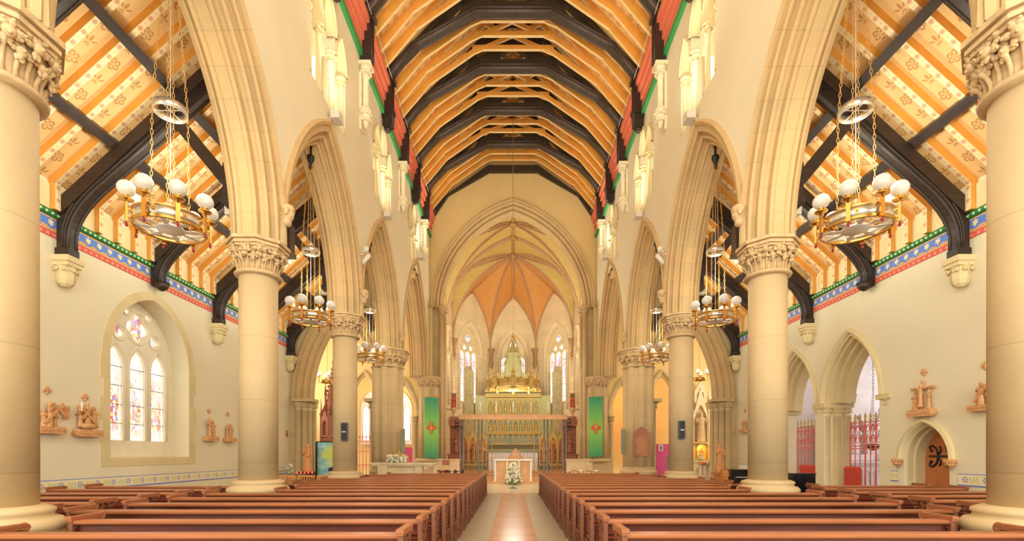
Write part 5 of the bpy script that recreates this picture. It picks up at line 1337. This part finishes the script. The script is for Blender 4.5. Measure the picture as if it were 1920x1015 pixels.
# ---------------------------------------------------------------- stations of the cross and small wall things
def station(label, s, y, z0, h, kind):
    """relief on a bracket, local frame: x along the wall, -y out of the wall"""
    t = thing('station_relief', label, 'carving', (s*(XA-.005), y, z0), -s*PI/2 if s > 0 else PI/2, 'stations of the cross')
    w_ = h*.36
    b = MB().plate([(-w_, 0), (w_, 0), (w_*1.12, .05), (w_*1.12, .09), (w_*1.05, .10), (w_*1.05, .2*h), (-w_*1.05, .2*h), (-w_*1.05, .10), (-w_*1.12, .09), (-w_*1.12, .05)], (), -.17, 0, mxz)
    for k in range(9): b.box((w_*(2*(k+.5)/9-1), -.175, .075), (w_*.12, .02, .03))
    b.build('bracket', MT['wood_tan'], t)
    g = MB(); B = .2*h
    def cross(cx, cz, hh, ang, yy=-.06):
        c, n = math.cos(ang), math.sin(ang); T = lambda x, z: (cx+x*c-z*n, yy, cz+x*n+z*c)
        g.bar(T(0, -hh/2), T(0, hh/2), .05, .04, (0, 1, 0)); g.bar(T(-hh*.3, hh*.22), T(hh*.3, hh*.22), .044, .052, (0, 1, 0))
    if kind == 'carry':
        cross(.04, B+.40*h, .8*h, -.75, -.13); fig(g, (-.02, -.09, B), .70*h, .4, 0, 'hold'); fig(g, (-.16*h, -.06, B), .5*h, -.5, 0, 'pray'); fig(g, (.18*h, -.05, B), .55*h, .5, 0, 'down')
    elif kind == 'fall':
        cross(.0, B+.36*h, .62*h, .9, -.12); fig(g, (-.22*h, -.06, B+.05), .62*h, .5, 0, 'open'); fig(g, (.23*h, -.06, B+.05), .60*h, -.5, 0, 'hold'); fig(g, (.0, -.07, B+.12), .62*h, 0, 0, 'open')
        g.loft([[Vector((x, -.10+.07*math.cos(a)*r, B+.08+.07*math.sin(a)*r)) for a in [2*PI*k/10 for k in range(10)]] for x, r in ((-.25*h, .3), (-.18*h, 1), (.0, 1.1), (.15*h, .8), (.27*h, .4))])
    elif kind == 'meet':
        cross(-.05, B+.45*h, .7*h, .35, -.11); fig(g, (-.1*h, -.08, B), .72*h, .6, 0, 'hold'); fig(g, (.15*h, -.07, B), .64*h, -.7, 0, 'open')
    elif kind == 'stand':
        for k in range(3): fig(g, (.17*h*(k-1), -.06-.02*(k == 1), B), (.62, .70, .64)[k]*h, (k-1)*-.4, 0, ('pray', 'hold', 'down')[k])
    elif kind == 'crucify':
        cross(0, B+.42*h, .78*h, 0, -.05); fig(g, (0, -.09, B+.06*h), .64*h, 0, 0, 'cross', wide=.7); fig(g, (-.22*h, -.06, B), .52*h, .5, 0, 'pray'); fig(g, (.22*h, -.06, B), .54*h, -.5, 0, 'hold')
        for q in (-1, 1): g.bar((0, -.05, B+.59*h), (q*.38*h, -.05, B+.60*h), .055, .058, (0, 1, 0))
    g.build('figures', MT['wood_tan'], t)
    return t
def small_cross(label, s, y, z):
    t = MB(); c = (s*(XA-.02), y, z)
    for a in range(4):
        e = a*PI/2; t.ball((c[0], c[1]+.055*math.cos(e), c[2]+.055*math.sin(e)), (.02, .04, .04), 8, 5)
    t.ball(c, (.025, .035, .035), 8, 5)
    tag(t.build('wall_cross', MT['wood_tan']), label, 'cross', 'small wall crosses')
ST = [(-1, 10.16, 1.98, .74, 'carry', 2.9, 'robed figure bearing a slanting cross, beside the nearest column'),
      (-1, 11.06, 1.95, .82, 'fall', 2.86, 'crowded group round a fallen figure, beside the wall candle'),
      (-1, 15.57, 1.97, .76, 'meet', 2.95, 'two figures meeting, just past the stained-glass window'),
      (-1, 16.6, 1.97, .70, 'stand', 2.93, 'three standing figures, close before the second column'),
      (1, 11.52, 2.45, .86, 'crucify', 3.52, 'crucifixion with two mourners above the small door'),
      (1, 10.02, 2.45, .66, 'carry', 3.4, 'robed figure bearing a cross, half hidden by the nearest column'),
      (1, 20.4, 2.46, .62, 'stand', 3.4, 'small standing group on the far aisle wall')]
for s, y, z, h, kd, zc, lb in ST:
    station('carved wooden relief of a %s%s' % (lb, ', '+SIDE[s] if len(lb.split()) < 9 else ''), s, y, z, h, kd)
    small_cross('small wooden cross above the carved relief of a %s' % ' '.join(lb.replace(',', '').split()[:6]), s, y, zc)
tag(MB().box((-XA+.04, 10.56, 2.47), (.07, .12, .28)).box((-XA+.08, 10.56, 2.47), (.012, .08, .22)).build('notice_box', MT['wood_tan']), 'small upright wooden box on the wall between two carved reliefs', 'box')
t = thing('wall_candle', 'white candle on a thin wall bracket beside the crowded relief', 'candle', (-XA, 10.82, 2.45))
MB().tube([(.0, 0, 0), (.10, 0, -.02), (.16, 0, .04)], .01, 6).lathe([(.01, .03), (.05, .06), (.055, .07), (.01, .075)], (.16, 0, 0), 10).build('bracket', MT['brass'], t)
MB().lathe([(.018, .06), (.018, .26), (.004, .28)], (.16, 0, 0), 8).build('wax', MT['white'], t)
tag(MB().box((-XA+.03, 20.9, 2.45), (.06, .1, .26)).box((-XA+.065, 20.9, 2.5), (.01, .06, .1)).build('control_box', MT['plaque']), 'small brown control box on the far aisle wall before the end arch', 'box')

# loudspeakers on the third columns
for s in (-1, 1):
    t = thing('loudspeaker', 'slim dark grey loudspeaker on the third column, %s' % SIDE[s], 'speaker', (s*5.42, 15.44, 1.98+(.06 if s > 0 else 0)), 0, 'column loudspeakers')
    MB().box((0, 0, .29), (.18, .14, .58)).build('cabinet', MT['speaker'], t)
    g = MB().box((0, -.075, .44), (.15, .015, .24)).box((0, -.075, .14), (.15, .015, .22)); g.build('grille', MT['iron'], t)
    MB().box((.0, -.08, .285), (.11, .01, .02)).build('badge', MT['silver'], t); MB().box((0, .08, .3), (.05, .12, .08)).build('bracket', MT['iron'], t)

# floodlights on the arch apexes and lamps in the aisles with their beams, plus added fill lamps
def spot(name, loc, aim, power, angle, parent=None, color=(.98, 1, .86), r=.15):
    d = bpy.data.lights.new(name, 'SPOT'); d.energy = power; d.spot_size = math.radians(angle); d.spot_blend = 1; d.color = color; d.shadow_soft_size = r
    o = bpy.data.objects.new(name, d); COL.objects.link(o); o.location = loc
    o.rotation_euler = (Vector(aim)-Vector(loc)).to_track_quat('-Z', 'Y').to_euler(); return o
for s in (-1, 1):
    for k, (y, z) in enumerate(((7.775, 10.72), (13.17, 10.72), (18.57, 10.72), (25.1, 11.8))):
        c = Vector((s*(XF-.22), y, z+.06))
        t = MB().box(c, (.24, .34, .2)).box(c+Vector((-s*.02, 0, .11)), (.2, .3, .02)).box(c+Vector((s*.14, 0, -.04)), (.14, .08, .08)).tube([c+Vector((s*.1, .2, -.1)), c+Vector((s*.15, .2, .1)), c+Vector((s*.2, .2, .14))], .015, 5)
        tag(t.build('floodlight', MT['plastic']), 'pale box floodlight on top of the %s nave arch, %s' % (('nearest', 'second', 'third', 'last')[k], SIDE[s]), 'light', 'arch floodlights')
        spot('floodlight_beam', c+Vector((-s*.1, 0, .2)), (s*1.2, y, 19), FLOOD, 150)
    for k, y in enumerate((8.3, 10.75, 13.4, 16.1, 18.8)):
        c = Vector((s*6.32, y, 7.0))
        if k: tag(MB().box(c, (.2, .14, .2)).box(c+Vector((s*.09, 0, .07)), (.04, .12, .14)).box(c+Vector((-s*.15, 0, 0)), (.2, .05, .05)).build('aisle_lamp', MT['plastic']), 'small white lamp at the foot of the roof strut, %s along the aisle, %s' % (ORD[k-1], SIDE[s]), 'light', 'aisle strut lamps')
        spot('aisle_lamp_beam', c+Vector((s*.25, 0, .1)), (s*8.6, y, 8.6), AISLE, 165)  # the first beam is an added lamp without a fitting
    for y in (7.775, 13.17, 18.57):
        d = bpy.data.lights.new('chandelier_fill', 'POINT'); d.energy = FILL; d.color = (1, .97, .82); d.shadow_soft_size = .5  # fill lamp added above the unlit globes
        o = bpy.data.objects.new('chandelier_fill', d); COL.objects.link(o); o.location = (s*XC, y, 6.3)
    spot('chancel_floodlight', (s*4.5, 30.3, 9.4), (-s*1.0, 40, 9), CHANC, 130)  # added fill aimed at the apse, hidden by the arch jamb
    spot('chancel_vault_fill', (s*4.5, 30.4, 8.0), (-s*1.5, 37, 17), CHANC*.8, 130)  # added fill aimed up into the chancel vault
    tag(MB().box((s*4.58, 30.1, 9.4), (.2, .2, .3)).box((s*4.7, 30.1, 9.4), (.16, .06, .06)).build('floodlight', MT['plastic']), 'added light box hidden behind the chancel arch jamb, %s' % SIDE[s], 'light')  # unseen box added to go with the chancel fills
    c = Vector((s*4.82, 15.75, 8.0))
    t = MB().tube([c+Vector((-s*.12, 0, .1)), c+Vector((s*.14, 0, -.2))], .075, 10).lathe([(.03, -.05), (.06, 0), (.03, .06)], c+Vector((s*.1, 0, .2)), 8).box(c+Vector((s*.16, 0, .1)), (.12, .06, .06)).ball(c+Vector((0, 0, .28)), .1, 8, 6)
    tag(t.build('spotlight', MT['plastic']), 'white tubular spotlight on the nave wall between second and third arches, %s' % SIDE[s], 'light', 'wall spotlights')

# ---------------------------------------------------------------- crossing furniture, stained-window side
t = thing('side_altar', 'stone side altar slab carrying white flowers before the clustered pier', 'altar', (-4.5, 19.9, .012))
MB().box((0, 0, 1.15), (2.6, .85, .08)).box((0, 0, 1.08), (2.5, .78, .06)).build('slab', MT['stone_altar'], t)
b = MB().box((-.15, .05, .53), (1.7, .6, 1.06)).box((-.8, -.05, .53), (.4, .75, 1.06)).box((.65, .0, .53), (.3, .7, 1.06))
b.box((.95, -.28, 1.0), (.2, .1, .16)); b.build('body', MT['stone_altar'], t)
flowers('flower_arrangement', 'low bank of white flowers on the stone side altar', (-4.78, 19.72, 1.2), .42, .3, 70, False)
t = thing('gilt_casket', 'domed gilded wooden casket behind the flowers on the side altar', 'casket', (-4.78, 20.12, 1.2))
MB().lathe([(.38, 0), (.40, .04), (.40, .2), (.44, .22), (.42, .26), (.3, .34), (.1, .40), (.03, .42), (.05, .46), (.01, .5)], n=24, sy=.55).build('body', MT['gold'], t)
MB().lathe([(.41, .1), (.43, .12), (.41, .14)], n=24, sy=.56).build('rim', MT['wood_tan'], t)
def stool(label, x, y, ma, rz=0):
    t = thing('folding_stool', label, 'stool', (x, y, .012), rz, 'folding stools at the crossing')
    for q in (-.22, .22):
        for e in (-1, 1): MB().tube([(e*.16, q, 0), (e*.06, q, .28), (-e*.06, q, .42), (-e*.16, q, .86)], .022, 6).build('leg', MT[ma], t)
    mb = MB(); mb.loft([[Vector((x_, q, .84-.06*math.cos(x_*9))) for q in (-.25, .25)] for x_ in [-.16+.04*k for k in range(9)]], 0, True, open_=True, caps=False)
    mb.loft([[Vector((x_, q, .855-.06*math.cos(x_*9))) for q in (-.25, .25)] for x_ in [-.16+.04*k for k in range(9)]], 0, True, open_=True, caps=False)
    mb.build('seat', MT['iron' if ma == 'iron' else 'white'], t)
for k, px in enumerate((829, 846, 861)): stool('dark crossed-leg folding stool by the chancel screen, %s from the side altar' % ORD[k], (px-CX)/F*20.6, 20.6, 'iron')
for k, px in enumerate((1062, 1084, 1110)): stool('pale wooden folding stool with white seat by the chancel screen, %s from the screen' % ORD[k], (px-CX)/F*20.6, 20.6, 'orange_wood', .3*k)
t = thing('white_covered_bench', 'low bench under a white cloth beyond the last pew, wooden-door side', 'bench', (3.0, 19.8, .012))
MB().box((0, 0, .66), (1.9, .5, .06)).build('top', MT['white'], t)
for q in (-.85, .85): MB().box((q, 0, .32), (.06, .44, .64)).build('leg', MT['pew'], t)
for s in (-1, 1):
    struct(MB().box((s*3.9, 28.2, .6), (1.5, .3, 1.2)).box((s*3.9, 28.2, 1.22), (1.6, .4, .08)).build('wall_chancel_dwarf_'+('left' if s < 0 else 'right'), MT['stone_altar']))
t = thing('red_chair', 'small chair with red cushion by the chancel steps, stained-window side', 'chair', (-3.75, 26.6, .13))
MB().box((0, 0, .46), (.5, .45, .1)).build('seat', MT['red_cloth'], t); MB().box((0, .22, .95), (.4, .06, .3)).build('backrest', MT['plaque'], t)
for x in (-.22, .22):
    for y in (-.18, .2): MB().box((x, y, .21), (.05, .05, .42)).build('leg', MT['brown_wood'], t)

def statue(label, x, y, z0, h, child, stand_label, lights):
    t = thing('pedestal', stand_label, 'pedestal', (x, y, 0))
    MB().box((0, 0, z0-.03), (.52, .52, .06)).box((0, 0, z0/2), (.36, .36, z0-.06)).box((0, 0, .06), (.5, .5, .12)).build('block', MT['iron' if lights else 'terracotta'], t)
    if lights:
        MB().box((.05, -.36, z0-.08), (.8, .2, .05)).box((-.3, -.36, (z0-.08)/2), (.04, .04, z0-.08)).box((.4, -.36, (z0-.08)/2), (.04, .04, z0-.08)).build('candle_rack', MT['iron'], t)
        for k in range(5): MB().lathe([(.03, 0), (.035, .08), (.03, .09)], (-.25+.15*k, -.36, z0-.055), 8).build('votive_light', MT['red_light'], t)
    f = MB(); fig(f, (x, y, z0), h, 0, 0, 'hold', child, 1.05)
    tag(f.build('statue', MT['terracotta']), label, 'statue')
statue('terracotta statue of a robed man holding a child, near the aisle end arch', -8.36, 19.5, .83, 1.12, True, 'dark pedestal with red votive lights under the statue with a child', True)
statue('terracotta statue of a robed standing figure near the gothic shrine', 8.40, 19.5, .80, 1.2, False, 'square clay-coloured pedestal under the statue near the gothic shrine', False)
t = thing('display_board', 'tall turquoise and yellow painted display board standing behind the statue with a child', 'board', (-7.72, 20.5, 0))
mb = MB(); mb.plate([(-.62, .2), (.62, .2), (.62, 2.05), (-.62, 2.05)], (), -.03, 0, mxz, uvf=lambda u, v: (u+.3, v)); mb.build('painting', MT['poster'], t)
MB().box((-.66, .05, 1.1), (.08, .22, 1.95)).box((0, .05, 2.07), (1.36, .1, .05)).box((.66, .05, 1.1), (.06, .12, 1.95)).box((0, .02, 1.1), (1.3, .03, 1.9)).build('frame', MT['dark_wood'], t)
for q in (-.5, .5): MB().box((q, .05, .06), (.08, .5, .12)).build('foot', MT['dark_wood'], t)
t = thing('plant_stand', 'thin wire plant stand with a shelf beside the aisle wall', 'stand', (-8.6, 18.3, 0))
mb = MB()
for q in (-.6, 0, .6): mb.tube([(q, 0, 0), (q, 0, .78), (q+.1, 0, .95)], .014, 6)
for z in (.45, .78, .9): mb.tube([(-.65, 0, z), (.65, 0, z)], .014, 6)
mb.box((.1, 0, .79), (1.2, .25, .02)); mb.build('frame', MT['grey_iron'], t)
flowers('flower_vase', 'small vase of white flowers on the wire plant stand', (-8.5, 18.3, .80), .17, .38, 22)
def slat_chair(label, x, y):
    t = thing('slatted_chair', label, 'chair', (x, y, 0), 0, 'slat-backed wooden chairs')
    for q in (-.23, .23):
        MB().box((q, 0, .42), (.04, .04, .84)).build('leg', MT['orange_wood'], t); MB().box((q, .4, .21), (.04, .04, .42)).build('leg', MT['orange_wood'], t)
    b = MB().box((0, 0, .81), (.46, .03, .06)).box((0, 0, .5), (.46, .03, .05))
    for k in range(5): b.box((-.16+.08*k, 0, .65), (.03, .02, .28))
    b.box((0, 0, .65), (.4, .02, .03)); b.build('backrest', MT['orange_wood'], t); MB().box((0, .2, .44), (.5, .46, .04)).build('seat', MT['wood_tan'], t)
for k, px in enumerate((541, 575, 608)): slat_chair('slat-backed wooden chair by the aisle wall, %s from the third column' % ORD[2-k], (px-CX)/F*16.2, 16.2)
t = thing('music_stand', 'black music stand in front of the painted display board', 'stand', (-6.35, 16.9, 0))
MB().tube([(0, 0, .1), (0, 0, .95)], .014, 6).build('pole', MT['iron'], t); MB().plate([(-.16, .95), (.12, .95), (.15, 1.15), (-.14, 1.06)], (), -.02, 0, mxz).build('desk', MT['iron'], t)
for k in range(3): MB().tube([(0, 0, .2), (.25*math.cos(k*2.1), .25*math.sin(k*2.1), 0)], .012, 5).build('leg', MT['iron'], t)

# font with tall hanging cover
t = thing('font_cover', 'tall reddish carved wooden gothic spire hanging over the font beyond the aisle arch', 'font cover', (-9.05, 24.2, 0))
mb = MB(); z0 = 2.19
mb.lathe([(.3, z0-.12), (.62, z0), (.66, z0+.1), (.62, z0+.14), (.58, z0+.2), (.58, z0+1.05), (.64, z0+1.1), (.6, z0+1.18)], n=8, smooth=False)
mb.lathe([(.40, z0+1.1), (.40, z0+2.0), (.45, z0+2.05), (.34, z0+2.1), (.06, z0+3.9), (.1, z0+3.95), (.02, z0+4.2)], n=8, smooth=False)
mb.build('spire', MT['brown_wood'], t)
for k in range(8):
    a = 2*PI*k/8; x, y = .63*math.cos(a), .63*math.sin(a)
    MB().lathe([(.07, 0), (.07, 1.3), (.1, 1.34), (.04, 1.5), (.01, 2.1)], (x, y, z0), 6, smooth=False).bar((x*.95, y*.95, z0+1.4), (x*.6, y*.6, z0+1.9), .06, .1).lathe([(.05, 1.2), (.05, 2.3), (.08, 2.34), (.01, 2.9)], (x*.66, y*.66, z0), 6, smooth=False).build('buttress', MT['brown_wood'], t)
    a2 = a+PI/8; T = lambda u, v, d: Vector(((.56+d)*math.cos(a2)-u*math.sin(a2), (.56+d)*math.sin(a2)+u*math.cos(a2), v))
    MB().plate([(-.2, z0+.2), (.2, z0+.2), (.2, z0+1.1), (0, z0+1.55), (-.2, z0+1.1)], [lancet(0, z0+.3, z0+.8, .12, .22, 5)], 0, .06, T).build('gablet', MT['brown_wood'], t)
    cr = MB()
    for j in range(8): q = .36*(1-j/8)+.05; cr.ball((q*math.cos(a), q*math.sin(a), z0+2.1+1.75*j/8), .05, 6, 4)
    cr.build('crocket', MT['brown_wood'], t)
MB().tube([(0, 0, z0+4.1), (0, 0, 10.92)], .012, 5).build('rod', MT['iron'], t)
t = thing('font', 'eight-sided stone font under the carved hanging spire', 'font', (-9.05, 24.2, 0))
MB().lathe([(.7, 0), (.7, .2), (.3, .35), (.28, .7), (.55, .95), (.58, 1.15), (.45, 1.15), (.4, 1.0)], n=8, smooth=False).build('bowl', MT['pale_stone'], t)
def small_light(label, x, y, z):
    t = thing('brass_pendant_light', label, 'light', (x, y, z), 0, 'small brass pendant lights')
    mb = MB().lathe([(.3, 0), (.31, .02), (.31, .1), (.3, .12), (.28, .1), (.28, .02)], n=20, loop=True)
    for k in range(3): mb.bar((.3*math.cos(k*2.1), .3*math.sin(k*2.1), .05), (-.3*math.cos(k*2.1), -.3*math.sin(k*2.1), .05), .03, .02)
    mb.tube([(0, 0, .05), (0, 0, 10.93-z)], .012, 5); mb.build('ring', MT['brass'], t)
    for k in range(6):
        a = 2*PI*k/6; ar = MB().tube([(.3*math.cos(a), .3*math.sin(a), .05), (.42*math.cos(a), .42*math.sin(a), .0), (.42*math.cos(a), .42*math.sin(a), .3)], .014, 6).lathe([(.05, .28), (.06, .3), (.02, .32)], (.42*math.cos(a), .42*math.sin(a), 0), 8).build('arm', MT['brass'], t)
        MB().ball((.42*math.cos(a), .42*math.sin(a), .4), (.075, .075, .09), 8, 6).build('bulb', MT['bulb'], ar)
small_light('small brass pendant light with lit bulbs in front of the carved hanging spire', -8.75, 22.6, 4.9)
small_light('small brass pendant light with lit bulbs above the gothic shrine', 8.85, 22.8, 5.05)

# boards on the piers
for s in (-1, 1):
    tag(MB().box((s*4.80, 20.95, 2.1), (.16, .06, 1.1)).box((s*4.80, 20.92, 2.1), (.12, .01, 1.0)).build('memorial_tablet', MT['slate']), 'narrow grey-green tablet on the nave side of the clustered pier, %s' % SIDE[s], 'tablet')
t = thing('memorial_plaque', 'gabled wooden memorial plaque with lines of gilt lettering on the clustered pier', 'plaque', (5.5, 20.55, 1.48))
MB().plate([(-.30, 0), (.30, 0), (.30, .9), (.2, 1.08), (0, 1.2), (-.2, 1.08), (-.30, .9)], (), -.04, .04, mxz).build('board', MT['plaque'], t)
fr = MB()
o = [(-.31, 0), (.31, 0), (.31, .92), (.2, 1.1), (0, 1.22), (-.2, 1.1), (-.31, .92), (-.31, 0)]
for a, b in zip(o[:-1], o[1:]): fr.bar((a[0], -.03, a[1]), (b[0], -.03, b[1]), .06, .045, (0, 1, 0))
fr.box((0, -.03, .88), (.6, .04, .03)); fr.build('frame', MT['brown_wood'], t)
ln = MB()
for k in range(12): ln.box((0, -.043, .1+.062*k), (.44-.06*((k*7) % 3), .004, .018))
ln.build('lettering', MT['gold'], t)
t = thing('pink_board', 'bright pink display board with pictures beside the third column, wooden-door side', 'board', (7.12, 22.5, 0))
MB().box((0, 0, 1.3), (.85, .04, 1.45)).build('panel', MT['pink'], t)
for q in (-.35, .35): MB().box((q, .02, .3), (.05, .3, .6)).build('leg', MT['grey_iron'], t)
MB().box((-.2, -.025, 1.85), (.2, .01, .3)).build('picture', MT['white'], t); MB().box((-.2, -.032, 1.84), (.1, .008, .2)).build('picture', MT['slate'], t); MB().box((.2, -.03, 1.15), (.3, .015, .55)).build('picture', MT['slate'], t)
t = thing('pink_board', 'pink display board seen behind the clustered pier, stained-window side', 'board', (-5.45, 24.6, 0))
MB().box((-.1, 0, 1.25), (.8, .04, 1.3)).build('panel', MT['pink'], t)
for q in (-.4, .2): MB().box((q, .02, .3), (.05, .3, .6)).build('leg', MT['grey_iron'], t)
t = thing('processional_cross', 'thin metal cross on a tall staff beside the pink board', 'cross', (6.35, 22.6, 0))
MB().lathe([(.15, 0), (.15, .03), (.02, .06), (.015, 2.0)], n=10).box((0, 0, 2.2), (.04, .03, .5)).box((0, 0, 2.27), (.3, .03, .04)).build('staff', MT['brass'], t)
# red lattice gate seen past the pier
t = thing('red_lattice_gate', 'red iron lattice gate glimpsed between the third column and the clustered pier', 'gate', (-8.75, 28.6, 0))
g = MB()
for k in range(9): g.tube([(-.8+.2*k, 0, 0), (-.8+.2*k, 0, 2.5)], .02, 6); g.lathe([(.02, 2.5), (.05, 2.56), (.005, 2.7)], (-.8+.2*k, 0, 0), 6)
for z in (.1, .9, 1.7, 2.3): g.box((0, 0, z), (1.7, .04, .04))
for k in range(8):
    for e in (-1, 1): g.tube([(-.8+.2*k+.1-e*.1, 0, .1), (-.8+.2*k+.1+e*.1, 0, .5), (-.8+.2*k+.1-e*.1, 0, .9)], .01, 5)
g.build('bars', MT['red_iron'], t)

# ---------------------------------------------------------------- gothic shrine, wooden-door side
t = thing('gothic_shrine', 'carved stone gothic shrine with niche statues and glowing gold icons', 'shrine', (11.15, 28.6, 0))
mb = MB().box((0, .25, 2.3), (2.6, .3, 4.6))
gable(mb, 0, 2.2, .48, 3.3, -.1, .12, .8)
for q in (-1, 1):
    for j in (1, 2): gable(mb, q*(.42+.40*j-.12), 2.2, .2, 1.9, -.06, .1, .8)
    mb.lathe([(.09, 0), (.09, 3.6), (.13, 3.65), (.06, 3.9), (.01, 4.6)], (q*.52, -.05, 1.2), 6, smooth=False)
mb.plate([(-.36, 4.6), (.36, 4.6), (.36, 5.3), (0, 5.9), (-.36, 5.3)], [lancet(-.12, 4.75, 5.1, .08, .15, 4), lancet(.12, 4.75, 5.1, .08, .15, 4)], -.05, .12, mxz)
mb.build('reredos', MT['stone_altar'], t)
fig(MB(), (0, -.12, 2.3), 1.75, 0, 0, 'open').build('statue', MT['carved'], t)
for q in (-1, 1):
    for j in (1, 2): fig(MB(), (q*(.42+.40*j-.12), -.08, 2.25), 1.15, 0, 0, 'pray').build('statue', MT['pale_stone'], t)
mb = MB().box((0, -.35, 1.14), (2.5, .8, .12)).box((0, -.1, .55), (2.3, .3, 1.1))
mb.plate([(-1.2, 0), (1.2, 0), (1.2, 1.08), (-1.2, 1.08)], [lancet(0, .05, .5, .5, .5, 8), lancet(-.85, .05, .5, .25, .35, 6), lancet(.85, .05, .5, .25, .35, 6)], -.7, -.58, mxz); mb.build('altar', MT['pale_stone'], t)
for k in range(3):
    x = -.62+.62*k; ic = MB().plate(lancet(x, 1.22, 1.85, .27, .25, 6), (), -.18, -.12, mxz).build('icon_panel', MT['icon'], t)
    fr = MB(); o = [(u, -.19, v) for u, v in lancet(x, 1.22, 1.85, .28, .27, 6)]; fr.tube(o, .025, 6, closed=True); fr.build('frame', MT['gold'], ic)
    fig(MB(), (x, -.19, 1.28), .62, 0, 0, 'pray').build('painted_figure', MT['orange_wood'], ic)
d = bpy.data.lights.new('icon_lamp', 'POINT'); d.energy = 12; d.color = (1, .7, .3); d.shadow_soft_size = .05
o = bpy.data.objects.new('icon_lamp', d); COL.objects.link(o); o.location = (11.15, 28.0, 1.95)
flowers('flower_vase', 'white flowers in front of the gothic shrine icons', (10.9, 27.95, 1.21), .3, .35, 30)
for k, (px, py) in enumerate(((1317, 868), (1336, 870))):
    x = (px-CX)/F*23.0; t = thing('round_stool', 'round-topped wooden stool before the gothic shrine, %s the robed statue' % ('farther from' if k == 0 else 'next to'), 'stool', (x, 23.0, 0), 0, 'round stools')
    MB().lathe([(.02, 1.06), (.19, 1.06), (.21, 1.1), (.18, 1.18), (.02, 1.2)], n=18).build('top', MT['orange_wood'], t)
    for j in range(4): MB().tube([(.14*math.cos(j*PI/2+.7), .14*math.sin(j*PI/2+.7), 1.08), (.19*math.cos(j*PI/2+.7), .19*math.sin(j*PI/2+.7), 0)], .025, 6).build('leg', MT['white'], t)
t = thing('upright_piano', 'low black piano in the far aisle beyond the second column', 'piano', (8.55, 17.6, 0))
MB().box((0, 0, .5), (1.3, .5, .9)).box((0, -.02, .97), (1.36, .6, .05)).build('case', MT['black_gloss'], t)
MB().box((0, -.4, .68), (1.25, .3, .08)).build('keyboard', MT['black_gloss'], t); MB().box((0, -.42, .725), (1.1, .15, .015)).build('keys', MT['white'], t)
for q in (-.6, .6): MB().box((q, -.48, .32), (.07, .07, .64)).build('leg', MT['black_gloss'], t)
MB().box((-.75, .1, .85), (.2, .3, .25)).box((-.75, .1, .36), (.16, .26, .72)).build('side_shelf', MT['orange_wood'], t)
t = thing('black_cabinet', 'small shiny black cabinet standing between the second column and the red radiator', 'cabinet', (7.35, 12.3, 0))
MB().box((0, 0, .53), (.55, .4, 1.02)).box((0, 0, 1.05), (.58, .43, .03)).build('case', MT['black_gloss'], t)
for q in (-.14, .14): MB().box((q, -.205, .55), (.25, .015, .9)).build('door', MT['black_gloss'], t)
t = thing('white_heater', 'low white wall heater behind the piano', 'heater', (9.62, 19.6, 0))
mb = MB().box((0, 0, .55), (.2, 1.2, 1.1))
for k in range(12): mb.box((-.105, -.5+.09*k, .6), (.015, .04, .8))
mb.build('casing', MT['white'], t)
